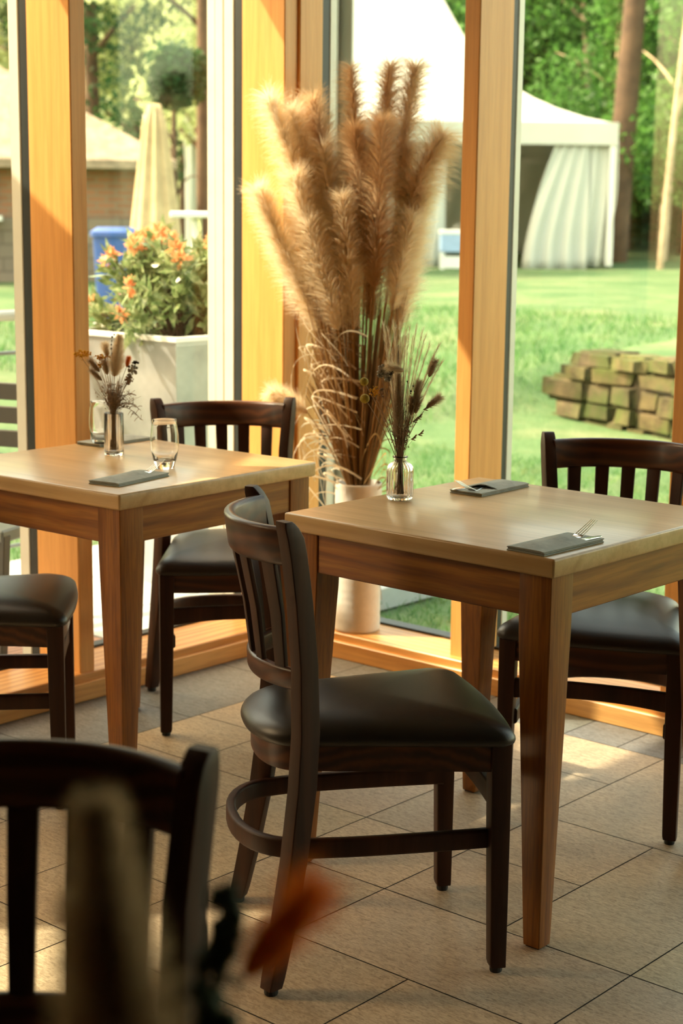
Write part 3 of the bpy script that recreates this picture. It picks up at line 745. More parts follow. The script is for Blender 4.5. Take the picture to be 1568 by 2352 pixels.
# ---- small dried bouquets: local plane u = picture right, v = away, z up
RX, RY = 0.755, 0.656
class Bq:
    def __init__(s, base, z0, place, neck, seed):
        s.o = (base[0], base[1], z0); s.place = place; s.neck = neck; s.rng = np.random.default_rng(seed); s.r = random.Random(seed)
    def P(s, u, z, d=0.0): return Vector((u*RX - d*RY*1.0, u*RY + d*RX, z))
    def stem_pts(s, u, z, d, bend=0.3):
        nz = s.neck; foot = s.P(-u*0.12+s.r.uniform(-0.008, 0.008), 0.012, s.r.uniform(-0.008, 0.008))
        mid = s.P(u*0.10+s.r.uniform(-0.004, 0.004), nz, d*0.1+s.r.uniform(-0.004, 0.004)); tip = s.P(u, z, d)
        ctrl = mid + (tip-mid)*0.5 + Vector((-RX*u*bend, -RY*u*bend, 0.0))
        return [foot, (foot+mid)/2] + bez(mid, ctrl, tip, 7)
    def T(s, name, label, cat):
        return thing(name, label + ' ' + s.place, cat, s.o, 0, 'dried stems ' + s.place)
    def stem(s, t, pts, r=0.0007, mat='bq_brown', r2=None): 
        bm = BM(); tube(bm, pts, r, 5, r2); return obj('stem', bm, M[mat], t, smooth=True)
    def hairs(s, t, name, path, n, hl, spread, w, mat, droop=0.3, prof=None, gap=0):
        V, F = plume_data([tuple(p) for p in path], n, hl, spread, w, droop, s.rng, prof, gap)
        return link(name, np_mesh(name, V, F), M[mat], t)
    def bunny(s, u, z, d, tu, tz, ln=0.034, w=0.011, label='', mat='bq_tan', name='bunny_tail_stem'):
        w *= 1.25
        """(u,z) base of head; direction (tu,tz)"""
        t = s.T(name, label, 'dried flower'); pts = s.stem_pts(u, z, d); s.stem(t, pts)
        a = s.P(u, z, d); dv = s.P(tu, tz, 0).normalized()
        path = [a + dv*ln*k/4 for k in range(5)]
        bm = BM(); ball(bm, tuple(a+dv*ln*0.45), 1, 2, (w*0.44, w*0.44, ln*0.47), dv.to_track_quat('Z', 'Y').to_matrix())
        hd = obj('seed_head', bm, M[mat], t, smooth=True)
        V, F = plume_data([tuple(p) for p in path], 1100, w*1.35, 1.1, 0.00045, 0.0, s.rng, lambda q: 0.75+0.3*np.sin(q*PI)); link('hairs', np_mesh('hairs', V, F), M[mat], hd)
        return t
    def globe(s, u, z, d, r, label):
        t = s.T('billy_button_stem', label, 'dried flower'); s.stem(t, s.stem_pts(u, z, d, 0.12), 0.0009)
        bm = BM(); ball(bm, tuple(s.P(u, z, d)), r, 3)
        for v in bm.verts:
            pass
        obj('flower_head', bm, M['bq_olive'], t, smooth=True)
    def cluster(s, u, z, d, R, n, r, mat, label, name='flower_cluster', sc=(1, 1, 0.7), stem='bq_brown'):
        t = s.T(name, label, 'dried flower'); s.stem(t, s.stem_pts(u, z-R*0.6, d, 0.2), 0.0008, stem)
        bm = BM()
        for k in range(n):
            a = s.rng.normal(size=3); a = a/np.linalg.norm(a)*R*s.rng.random()**0.4
            ball(bm, tuple(s.P(u+a[0]*sc[0], z+a[2]*sc[2], d+a[1]*sc[1])), r*(0.6+0.8*s.rng.random()), 1)
        for k in range(5):
            a = s.rng.uniform(-0.7, 0.7, 3)*R; tube(bm, [s.P(u, z-R*0.9, d), s.P(u+a[0]*sc[0], z+a[2]*sc[2], d+a[1])], 0.0004, 4)
        obj('flower_head', bm, M[mat], t, smooth=True)
    def feather(s, u, z, d, label, mat='bq_cream', n=240):
        t = s.T('feather_grass_stem', label, 'dried grass'); pts = s.stem_pts(u, z, d, 0.22); s.stem(t, pts, 0.0004, 'bq_tan', 0.0002)
        s.hairs(t, 'hairs', pts[4:], int(n*1.6), 0.019, 0.33, 0.00042, mat, 0.0, lambda q: 0.9+0*q)
    def plume(s, u0, z0, u1, z1, d, w, n, mat, label, name='small_plume_stem'):
        t = s.T(name, label, 'dried grass'); pts = s.stem_pts(u0, z0, d, 0.1); s.stem(t, pts, 0.001)
        s.hairs(t, 'plume', [s.P(u0+(u1-u0)*k/6, z0+(z1-z0)*k/6, d) for k in range(7)], int(n*1.9), w*1.25, 1.5, 0.0006, mat, 0.15, lambda q: np.clip(1.1-0.75*q, 0.3, 1)*np.clip(0.5+3*q, 0, 1))
    def oats(s, items, d, label):
        t = s.T('oat_stem', label, 'dried grass'); u, z = items[-1]
        pts = s.stem_pts(u-0.004, z, d, 0.2); s.stem(t, pts, 0.0006)
        for k, (a, b) in enumerate(items):
            bm = BM(); base = pts[min(8, 3+k)]; tip = s.P(a, b, d); tube(bm, bez(base, (base+tip)/2+Vector((0, 0, 0.006)), tip, 4), 0.0003, 4)
            for m in range(4):
                dv = (s.P(1, 0.5+0.5*m-0.9, 0)+Vector((0, 0, 0.1))).normalized()
                c = tip + dv*0.005 + s.P(0.002*m, 0.001*m, 0)
                ball(bm, tuple(c), 1, 1, (0.0016, 0.0016, 0.0065), dv.to_track_quat('Z', 'Y').to_matrix())
            obj('spikelet', bm, M['bq_brown'], t, smooth=True)
    def beads(s, pts, d, r, label, mat='bq_black'):
        t = s.T('berry_sprig', label, 'dried sprig'); u, z = pts[-1]
        st = s.stem_pts(u, z, d, 0.1); s.stem(t, st, 0.0006, 'bq_black')
        bm = BM()
        for k, (a, b) in enumerate(pts): ball(bm, tuple(s.P(a, b, d+0.002*math.sin(k*3))), r*(0.7+0.4*((k*7) % 3)/2), 1)
        tube(bm, [s.P(a, b, d) for a, b in pts], 0.0004, 4)
        obj('berry', bm, M[mat], t, smooth=True)
    def twigs(s, n, spread, zt, label, mat='bq_brown', ln=0.05):
        t = s.T('twig_bunch', label, 'dried twigs'); bm = BM()
        for k in range(n):
            u = s.r.gauss(0, spread); d = s.r.gauss(0, spread*0.8); z = s.neck + (zt-s.neck)*s.r.uniform(0.35, 1.0)
            pts = s.stem_pts(u, z, d, 0.2); tube(bm, pts, 0.0006, 4, 0.0003)
            for q in range(4):
                b = pts[4+q % 4]; v = Vector((s.r.gauss(0, 1), s.r.gauss(0, 1), abs(s.r.gauss(0, 1)))).normalized()
                e = b+v*s.r.uniform(0.006, 0.018); tube(bm, [b, e], 0.00035, 3)
                ball(bm, tuple(e), 0.0013, 1, (1, 1, 1.8))
        obj('twigs', bm, M[mat], t, smooth=True)

b = Bq(V1, TH, 'in the right table vase', 0.095, 11)
K = 1/1048
def uz(px, py): return ((px-918)*K, (1152-py)*K)
for px, py, r, lab in ((832.5, 881, 0.0095, 'upper yellow ball flower at the left'), (834.5, 920, 0.0105, 'lower yellow ball flower at the left')):
    b.globe(*uz(px, py), 0.01, r, lab)
b.cluster(*uz(857, 902), 0.0, 0.014, 36, 0.0019, 'bq_yellow', 'small bright yellow flower cluster', sc=(1, 0.8, 0.9))
b.plume(*uz(912, 1010), *uz(911, 862), -0.004, 0.019, 2600, 'bq_tan', 'brown bushy plume in the middle')
b.plume(*uz(916, 1020), *uz(905, 900), 0.012, 0.016, 1400, 'bq_cream', 'pale brown plume behind the middle one')
b.plume(*uz(909, 850), *uz(909, 797), 0.01, 0.006, 700, 'bq_brown', 'narrow tall brown seed head')
for px, py, tu, tz, lab in ((980, 868, 0.35, 0.9, 'rightmost upper bunny tail head'), (976, 938, 0.75, 0.6, 'lower right bunny tail head pointing right'), (950, 918, 0.2, 1, 'narrow bunny tail right of centre'),
                            (941, 955, 0.05, 1, 'bunny tail low right of centre'), (951, 952, 0.15, 1, 'second bunny tail low right of centre')):
    b.bunny(*uz(px, py), 0.004, tu, tz, 0.036, 0.011, lab, 'bq_tan')
b.bunny(*uz(922, 853), -0.012, -1, 0.25, 0.035, 0.012, 'cream curled bunny tail lying over the top', 'bq_cream')
AWN = ['fine feathery awn, tallest on the left of the fan', 'fine feathery awn, next right of the tallest left one', 'fine feathery awn, third from the left', 'fine feathery awn, straight up over the brown seed head', 'fine feathery awn, just right of the middle of the fan', 'fine feathery awn, taller of the two right of the middle', 'fine feathery awn, last of the upright ones', 'fine feathery awn, far right, upper one', 'fine feathery awn, far right, lowest and widest', 'fine feathery awn, far right, between the other two', 'fine feathery awn, first of the ones leaning right', 'shorter fine awn behind the left ones', 'shorter fine awn right of the brown seed head', 'shorter fine awn in the middle of the fan', 'shorter fine awn on the right', 'shorter fine awn on the left edge']
for k, (px, py) in enumerate(((875, 751), (886, 765), (897, 748), (912, 750), (934, 757), (949, 756), (963, 765), (1002, 796), (1010, 832), (992, 815), (980, 795), (902, 762), (925, 770), (941, 780), (970, 778), (878, 778))):
    b.feather(*uz(px, py), 0.012-0.002*(k % 7), AWN[k])
b.cluster(*uz(870, 855), -0.004, 0.013, 26, 0.0038, 'bq_grey', 'greyish knobbly flower head at the upper left', sc=(0.7, 0.7, 1.2))
b.cluster(*uz(885, 866), 0.002, 0.012, 22, 0.0034, 'bq_grey', 'second greyish knobbly flower head', sc=(0.7, 0.7, 1.1))
b.cluster(*uz(873, 905), 0.0, 0.009, 10, 0.003, 'bq_brown', 'small brown flower bud at the left', sc=(0.5, 0.6, 1.2))
b.cluster(*uz(893, 858), -0.01, 0.006, 8, 0.0026, 'bq_black', 'dark shrivelled flower near the top')
b.oats([(0.0487, 0.2008), (0.0344, 0.1812), (0.0258, 0.1740), (0.030, 0.2055)], 0.0, 'brown oat spikelets at the right')
b.oats([(0.0381, 0.1440), (0.0229, 0.1340)], 0.006, 'lowest oat spikelet at the right')
b.beads([(0.0276, 0.2400), (0.0250, 0.2520), (0.0205, 0.2410), (0.0195, 0.2360), (0.012, 0.262)], -0.008, 0.0024, 'dark berry sprig right of centre')
b.twigs(60, 0.019, 0.255, 'bunch of thin brown stems')
b = Bq(V2, TH, 'in the left table vase', 0.108, 12)
K = 1/896
def uz(px, py): return ((px-259)*K, (1048-py)*K)
b.cluster(*uz(189, 815), 0.0, 0.021, 60, 0.0026, 'bq_yellow', 'flat yellow yarrow head at the far left', sc=(1.1, 0.9, 0.4))
b.cluster(*uz(233, 823), 0.004, 0.020, 44, 0.0024, 'bq_yellow', 'second yellow yarrow head, beside the plume', sc=(1.1, 0.8, 0.4))
b.cluster(*uz(229, 840), -0.006, 0.010, 20, 0.0022, 'bq_yellow', 'small yellow tuft below the yarrow', sc=(0.8, 0.8, 0.8))
b.plume(*uz(262, 868), *uz(275, 775), 0.0, 0.026, 3400, 'bq_cream', 'tall cream plume')
b.bunny(*uz(246, 822), 0.006, -0.2, 1, 0.030, 0.012, 'round beige bunny tail beside the plume', 'bq_cream')
b.bunny(*uz(228, 856), 0.0, -0.6, 0.7, 0.036, 0.011, 'beige bunny tail leaning left', 'bq_tan')
b.bunny(*uz(234, 876), -0.004, -0.7, 0.65, 0.036, 0.009, 'pinkish brown bunny tail leaning left, the lower one', 'bq_tan')
b.bunny(*uz(247, 862), -0.008, -0.25, 1, 0.034, 0.011, 'beige bunny tail in the middle', 'bq_tan')
b.bunny(*uz(290, 845), 0.0, 0.25, 1, 0.024, 0.007, 'orange brown seed head at the right', 'bq_orange')
b.cluster(*uz(304, 850), 0.0, 0.017, 34, 0.0034, 'bq_grey', 'knobbly grey brown flower spike at the right', sc=(0.7, 0.7, 1.1))
b.cluster(*uz(291, 872), 0.004, 0.018, 30, 0.0032, 'bq_brown', 'brown flower spike below the grey one', sc=(0.9, 0.7, 0.8))
b.cluster(*uz(311, 834), 0.004, 0.006, 8, 0.0030, 'bq_black', 'dark bud at the tip on the right')
b.beads([(0.0, 0.3304), (0.0045, 0.309), (-0.0005, 0.3035), (-0.002, 0.2935), (-0.003, 0.2838), (-0.0035, 0.2735), (-0.002, 0.262)], -0.004, 0.0027, 'dark berries climbing a thin stem')
for k, (u, z) in enumerate(((0.045, 0.158), (0.066, 0.130), (0.070, 0.112))):
    t = b.T('seaweed_sprig', ('upper', 'middle', 'lowest')[k] + ' curling branched brown sprig hanging to the right', 'dried sprig')
    st = bez(b.P(0.002, 0.115, 0.0), b.P(0.035, 0.165-0.012*k, -0.01), b.P(u, z-0.01*k, -0.012+0.006*k), 12); b.stem(t, [b.P(0, 0.02, 0)]+st, 0.0008)
    bm = BM()
    for q in range(20):
        p = st[3+q % 10]; v = Vector((b.r.gauss(0, 1), b.r.gauss(0, 1), b.r.gauss(0, 1))).normalized(); e = p+v*b.r.uniform(0.008, 0.020)
        tube(bm, bez(p, p+v*0.008+Vector((0, 0, 0.004)), e, 4), 0.0008, 4, 0.0006)
    obj('twigs', bm, M['bq_brown'], t, smooth=True)
b.twigs(90, 0.026, 0.205, 'dense bunch of small brown twigs')
# bouquet close to the lens
b = Bq(V3, TH, 'in the nearest vase', 0.108, 13)
b.plume(-0.010, 0.16, -0.024, 0.345, 0.0, 0.038, 5200, 'bq_tan', 'large blurred tan plume')
b.plume(-0.012, 0.15, -0.036, 0.290, 0.02, 0.034, 2600, 'bq_tan', 'second blurred tan plume, lower')
b.bunny(0.045, 0.262, 0.0, 0.60, 0.80, 0.056, 0.016, 'blurred rust orange seed head leaning right', 'bq_orange')
b.cluster(0.036, 0.290, 0.0, 0.012, 30, 0.0045, 'bq_green', 'blurred dark green sprig, the upper one', sc=(0.6, 0.8, 1.6))
b.cluster(0.031, 0.250, 0.0, 0.015, 44, 0.005, 'bq_green', 'blurred dark green sprig, the lower one', sc=(0.7, 0.8, 2.0))
b.twigs(20, 0.012, 0.18, 'blurred brown twigs')
cylinder_vase(V3, 'ribbed glass vase on the table nearest the viewer')

# ================================================================== FLOOR VASE WITH PAMPAS
FV = (-3.362, 3.950, 0.078)
def floor_vase():
    t = thing('floor_vase', 'tall cylindrical off-white ribbed pot on the window sill in the corner', 'vase', FV)
    n = 90; bm = BM()
    prof = [(0.0001, 0), (0.070, 0), (0.0735, 0.004)] + [(0.0735+0.00025*math.sin(i*1.9), 0.01+i*0.46/60) for i in range(60)] + [(0.0740, 0.474), (0.0720, 0.478), (0.0690, 0.476), (0.0685, 0.44), (0.0685, 0.05), (0.0001, 0.045)]
    lathe(bm, prof, n, rib=45, ribamp=0.0006, ribz=(0.01, 0.47)); obj('pot_body', bm, M['pot'], t, smooth=True); return t
floor_vase()
rng = np.random.default_rng(5)
def FP(px, py, d=0.0):
    """bouquet-local metric layout: u from the pot axis, z above the pot base"""
    u = (px-820)/747; z = (1440-py)/735
    return Vector((u*RX-d*RY, u*RY+d*RX, z))
PL = [
 ((768, 735), (700, 500), 0, -0.07, 4400, 0.085, 0.42, 0.35, 'pampas', 'bright cream plume low on the left, in front of the others'),
 ((805, 735), (758, 520), 0, -0.04, 3800, 0.080, 0.42, 0.35, 'pampas', 'bright cream plume low in the middle'),
 ((845, 720), (832, 470), 0, 0.02, 3800, 0.085, 0.42, 0.4, 'pampas_brown', 'brown plume low in the middle'),
 ((900, 600), (955, 400), 6, 0.03, 3000, 0.080, 0.42, 0.5, 'pampas', 'cream plume above the lowest right one'),
  # base px, tip px, curl, depth, count, hair length, spread, droop, material, label
 ((735, 742), (583, 425), 20, -0.03, 5200, 0.085, 0.42, 0.35, 'pampas', 'leftmost dense fluffy cream plume, bright in the sun'),
 ((715, 520), (602, 222), -18, 0.00, 2200, 0.070, 0.45, 1.3, 'pampas', 'curled cream plume tip highest on the far left'),
 ((738, 690), (668, 395), 0, -0.05, 5200, 0.090, 0.42, 0.35, 'pampas', 'dense cream plume, second from the left'),
 ((735, 560), (655, 250), -16, 0.03, 2200, 0.070, 0.45, 1.2, 'pampas', 'cream plume with curly side tufts behind the second from left'),
 ((765, 500), (702, 225), -12, 0.05, 2400, 0.075, 0.45, 1.1, 'pampas_brown', 'brownish plume with a round curled tip left of the middle'),
 ((775, 640), (728, 330), -5, 0.00, 3600, 0.085, 0.42, 0.5, 'pampas', 'cream plume in the left middle'),
 ((812, 470), (790, 150), -10, 0.05, 3000, 0.085, 0.50, 1.0, 'pampas_brown', 'tall loose brownish plume in front of the metal profiles'),
 ((800, 690), (772, 440), 0, -0.06, 4200, 0.080, 0.42, 0.35, 'pampas', 'short bright plume in the middle'),
 ((828, 600), (800, 290), 0, -0.02, 4600, 0.090, 0.42, 0.4, 'pampas_brown', 'dense brown plume in the middle'),
 ((862, 440), (880, 150), 8, 0.04, 2000, 0.070, 0.50, 1.2, 'pampas_brown', 'tall thin feathery plume against the tent'),
 ((898, 450), (938, 150), 10, 0.03, 2000, 0.070, 0.50, 1.2, 'pampas_brown', 'tall thin feathery plume, right one of the two against the tent'),
 ((850, 640), (862, 275), 0, -0.05, 5600, 0.090, 0.42, 0.35, 'pampas_brown', 'longest dense dark plume right of the middle'),
 ((885, 640), (925, 330), 4, 0.04, 3400, 0.080, 0.42, 0.6, 'pampas', 'cream plume behind the dense dark one'),
 ((925, 470), (1003, 300), 22, 0.00, 1500, 0.095, 0.62, 1.3, 'pampas_brown', 'drooping open plume at the far right'),
 ((905, 735), (962, 430), 6, 0.00, 5200, 0.085, 0.42, 0.4, 'pampas', 'dense golden plume lowest on the right'),
 ((890, 690), (935, 480), 4, -0.05, 3000, 0.075, 0.42, 0.4, 'pampas', 'golden plume left of the lowest right one'),
 ((800, 740), (752, 560), -4, 0.03, 3000, 0.075, 0.42, 0.4, 'pampas_brown', 'short brown plume low in the middle'),
 ((700, 925), (618, 880), -6, -0.05, 1300, 0.050, 0.50, 0.5, 'pampas', 'small pale plume low on the left above the chair'),
]
for (bp, tp, curl, dep, n, hl, sp, dr, mt, lab) in PL:
    t = thing('pampas_stem', lab + ', in the floor pot', 'pampas grass', FV, 0, 'pampas plumes in the floor pot')
    a, c = FP(*bp, dep), FP(*tp, dep); mid = (a+c)/2 + FP(820-curl*0.6, 1440, 0)*1.0
    path = bez(a, mid, c, 8)
    foot = Vector((0.03*math.sin(n), 0.03*math.cos(n), 0.05)); mouth = Vector((a.x*0.22, a.y*0.22, 0.47))
    bm = BM(); tube(bm, [foot, mouth] + bez(mouth, mouth*0.5+a*0.5+Vector((0, 0, 0.03)), a, 6)[1:] + path[1:], 0.0024, 5, 0.0008); obj('stem', bm, M['straw'], t, smooth=True)
    V, F = plume_data([tuple(p) for p in path], int(n*(1.25 if n > 2600 else 1.7)), hl*(1.0 if n > 2600 else 1.35), sp*(2.9 if n > 2600 else 2.4), 0.0013, dr*(1.5 if n > 2600 else 0.8), rng, lambda q: np.clip(1.05-0.30*q, 0.3, 1)*np.clip(0.5+3*q, 0, 1), seg=5)
    if n <= 2600:      # curled side tufts of the looser plumes
        V2, F2 = plume_data([tuple(p) for p in path[2:]], 420, 0.075, 1.7, 0.0016, 5.0, rng, None, gap=11, seg=6)
        V, F = merge([(V, F), (V2, F2)])
    link('plume', np_mesh('plume', V, F), M[mt], t)
# dry stems and curling leaves between the plumes: nobody could count them
def dry_mass():
    parts = []; N = 900; r = rng
    fx = r.normal(0, 0.03, N); fy = r.normal(0, 0.03, N); P0 = np.stack([fx*0.8, fy*0.8, np.full(N, 0.10)], 1)
    u = r.uniform(-0.17, 0.15, N); d = r.normal(0, 0.05, N); z = r.uniform(0.75, 1.12, N)
    tip = np.stack([u*RX-d*RY, u*RY+d*RX, z], 1); mouth = tip*0.22; mouth[:, 2] = 0.48
    W = r.uniform(0.0015, 0.0035, N); side = norm(np.cross(tip, r.normal(size=(N, 3))))
    S = 8; V = np.zeros((N, (S+2)*2, 3))
    for s in range(S+2):
        if s == 0: p = P0
        else:
            q = (s-1)/S; p = mouth*(1-q)+tip*q + np.stack([0*u, 0*u, 0.02*np.sin(q*PI)+0*u], 1)
        V[:, 2*s] = p-side*W[:, None]/2; V[:, 2*s+1] = p+side*W[:, None]/2
    base = np.arange(N)*(S+2)*2
    F = np.concatenate([np.stack([base+2*s, base+2*s+1, base+2*s+3, base+2*s+2], 1) for s in range(S+1)], 0)
    return V.reshape(-1, 3), F
V, F = dry_mass(); o = link('dry_grass_stems', np_mesh('dry_grass_stems', V, F), M['straw_dark'], None, loc=FV)
tag(o, 'tight sheaf of thin dry stems rising from the floor pot', 'dried grass', None, 'stuff')
def curls(n, seed, ulo, uhi, zlo, zhi, left=True):
    r = random.Random(seed); bm = BM()
    for k in range(n):
        z = r.uniform(zlo, zhi); u0 = r.uniform(-0.05, 0.02) if left else r.uniform(0.0, 0.05); d0 = r.gauss(0, 0.04)
        ln = r.uniform(0.06, 0.20)*(1 if left else 0.7); sg = -1 if left else 1
        up = r.uniform(0.02, 0.10); pts = []; 
        dd = r.gauss(0, 0.35); wv = r.uniform(0.002, 0.004); hook = r.uniform(0.5, 1.5)
        for s in range(13):
            q = s/12; ang = q*PI*hook
            uu = u0 + sg*ln*math.sin(min(ang, PI*1.5))*0.6 + sg*ln*q*0.5; zz = z + up*math.sin(q*PI*0.9)*1.2 - ln*q*q*0.75
            pts.append(Vector((uu*RX-(d0+dd*ln*q)*RY, uu*RY+(d0+dd*ln*q)*RX, zz)))
        vs = []
        for s, p in enumerate(pts):
            w = wv*(1-0.6*s/12); sd = Vector((0.3*math.sin(s*0.5+k), 0.3, 1)).normalized()*w
            vs.append((bm.verts.new(p-sd), bm.verts.new(p+sd)))
        for s in range(12): bm.faces.new((vs[s][0], vs[s][1], vs[s+1][1], vs[s+1][0]))
    return bm
bm = curls(95, 3, 0, 0, 0.42, 1.02); o = obj('curled_grass_leaves', bm, M['pampas'], None, True, loc=FV); tag(o, 'pale curling dry leaves spilling left from the pampas stems', 'dried leaves', None, 'stuff')
bm = curls(26, 8, 0, 0, 0.40, 0.80, False); o = obj('curled_grass_leaves', bm, M['straw'], None, True, loc=FV); tag(o, 'thin golden curling leaves on the right of the pampas stems', 'dried leaves', None, 'stuff')

# ================================================================== OUTSIDE
# wall line: rough stone retaining wall, left end near (-6.8, 10.2)
WL = [(-6.72, 10.22), (-6.0, 10.0), (-5.2, 9.62), (-4.3, 9.2), (-3.2, 8.8), (-1.5, 8.4), (1.0, 8.2)]
def ground_z(x, y):
    # line continued to the far left, used as the bank
    pts = [(-30, 8.0), (-14, 11.0), (-9.5, 11.2)] + WL + [(30, 8)]
    yl = None
    for a, b in zip(pts[:-1], pts[1:]):
        if a[0] <= x <= b[0]: yl = a[1]+(b[1]-a[1])*(x-a[0])/(b[0]-a[0]); break
    if yl is None: yl = 8
    s = y - yl
    onwall = max(0.0, min(1.0, (x+7.3)/0.7))
    w = 3.2*(1-onwall)+0.16*onwall
    q = max(0.0, min(1.0, (s-0.10*onwall+w*(1-onwall))/(w*2 if onwall < 1 else w))); q = q*q*(3-2*q)
    low = -0.06 - 0.05*onwall; lo2 = low + 0.0*max(0, y-4.2)
    z = lo2 + (0.45-lo2)*q
    if x < -4.8:                                    # the ground rises gently westwards too
        r_ = max(0.0, min(1.0, (-x-6.0)/7.0)); z = max(z, -0.06 + 0.50*r_*r_*(3-2*r_))
    dist = math.hypot(x, y); z += max(0.0, dist-30)*0.012
    z += 0.03*math.sin(x*0.9+0.3*y)*q + 0.02*math.sin(y*1.3-x*0.5)*q
    return z
def grid_mesh(name, xs, ys, zf, mat, hole=None):
    bm = BM(); V = [[bm.verts.new((x, y, zf(x, y))) for x in xs] for y in ys]
    for j in range(len(ys)-1):
        for i in range(len(xs)-1):
            cx, cy = (xs[i]+xs[i+1])/2, (ys[j]+ys[j+1])/2
            if hole and hole(cx, cy): continue
            bm.faces.new((V[j][i], V[j][i+1], V[j+1][i+1], V[j+1][i]))
    return obj(name, bm, mat, None, True)
def seq(a, b, s):
    out = []; 
    while a < b: out.append(a); a += s
    return out+[b]
xs = seq(-46, -14, 1.0)[:-1] + seq(-14, 4, 0.16)[:-1] + seq(4, 14, 1.0)
ys = seq(-8, 3.5, 0.7)[:-1] + seq(3.5, 15, 0.16)[:-1] + seq(15, 52, 1.0)
lawn = grid_mesh('lawn', xs, ys, ground_z, M['lawn'], lambda x, y: (x > -3.86 and y < 4.1))
tag(lawn, kind='structure')
bm = BM(); box(bm, -5.35, -3.83, -3.3, 3.55, -0.10, -0.02); tag(obj('terrace_decking', bm, M['deck']), kind='structure')
bm = BM(); box(bm, -5.35, -3.93, 3.56, 5.1, -0.10, -0.018); tag(obj('terrace_paving', bm, M['paving']), kind='structure')
bm = BM(); box(bm, -3.86, 3.3, 4.05, 4.12, -0.2, 0.0); tag(obj('plinth', bm, M['grey_metal']), kind='structure')
# short grass near the glass and along the bank
def grass(n, x0, x1, y0, y1, h, seed, label, name='grass_blades', w=0.006):
    r = np.random.default_rng(seed); X = r.uniform(x0, x1, n); Y = r.uniform(y0, y1, n)
    Z = np.array([ground_z(a, b) for a, b in zip(X, Y)]); P = np.stack([X, Y, Z-0.005], 1)
    D = r.normal(0, 0.45, (n, 3)); D[:, 2] = 1.0
    V, F = strands(P, D, h*(0.5+r.random(n)), w, 0.5*r.random(n), 2, r)
    o = link(name, np_mesh(name, V, F), M['blade']); tag(o, label, 'grass', None, 'stuff'); return o
grass(26000, -6.6, -2.2, 4.2, 8.2, 0.04, 1, 'short green grass blades on the lawn just outside the far glass')
grass(9000, -12.0, -7.0, 7.5, 13.5, 0.08, 2, 'taller tufted grass on the bank left of the stone wall', w=0.012)
# stone retaining wall
def stone_wall():
    r = random.Random(9); bm = BM(); cols = []
    def pt(s):
        d = 0
        for a, b in zip(WL[:-1], WL[1:]):
            l = math.hypot(b[0]-a[0], b[1]-a[1])
            if s <= d+l: q = (s-d)/l; return (a[0]+(b[0]-a[0])*q, a[1]+(b[1]-a[1])*q, math.atan2(b[1]-a[1], b[0]-a[0]))
            d += l
        return (WL[-1][0], WL[-1][1], 0)
    total = sum(math.hypot(b[0]-a[0], b[1]-a[1]) for a, b in zip(WL[:-1], WL[1:]))
    z = -0.18; row = 0; hs = [0.15, 0.12, 0.15, 0.11, 0.10]
    for h in hs:
        s = -0.05 + 0.12*(row % 2) + max(0, row-2)*0.13
        while s < total-0.2:
            w = r.uniform(0.20, 0.52); x, y, a = pt(max(0, s+w/2)); c = r.uniform(0.7, 1.2)
            mt = Matrix.Translation((x+r.uniform(-0.03, 0.03), y+r.uniform(-0.03, 0.03), z+h/2+r.uniform(-0.015, 0.02))) @ Matrix.Rotation(a+r.uniform(-0.06, 0.06), 4, 'Z') @ Matrix.Diagonal((w*1.12, 0.36, h*1.20, 1))
            t = bmesh.new(); bmesh.ops.create_cube(t, size=1); bmesh.ops.bevel(t, geom=t.edges[:], offset=0.17, segments=3, affect='EDGES')
            for v in t.verts: v.co += Vector((r.uniform(-1, 1), r.uniform(-1, 1), r.uniform(-1, 1)))*0.05
            bmesh.ops.transform(t, matrix=mt, verts=t.verts[:]); me = bpy.data.meshes.new('t'); t.to_mesh(me); t.free(); nf = len(me.polygons); bm.from_mesh(me); bpy.data.meshes.remove(me)
            cols += [(c, c*r.uniform(0.92, 1.0), c*r.uniform(0.8, 1.0))]*nf
            s += w
        z += h; row += 1
    for a, b_ in zip(WL[:-1], WL[1:]):
        d = Vector((b_[0]-a[0], b_[1]-a[1], 0)); n = Vector((-d.y, d.x, 0)).normalized()*0.13; A, B = Vector((a[0], a[1], 0))+d*0.12*(a is WL[0]), Vector((b_[0], b_[1], 0))
        loft(bm, [[p+Vector((0, 0, z_)) for p in (A-n, B-n, B+n, A+n)] for z_ in (-0.2, z-0.12)]); cols += [(0.3, 0.28, 0.25)]*6
    me = bpy.data.meshes.new('stone_wall'); bm.to_mesh(me); bm.free(); shade_attr(me, cols)
    o = link('stone_wall', me, M['dry_stone']); tag(o, 'low mossy dry stone retaining wall curving across the lawn at the right', 'wall')
stone_wall()

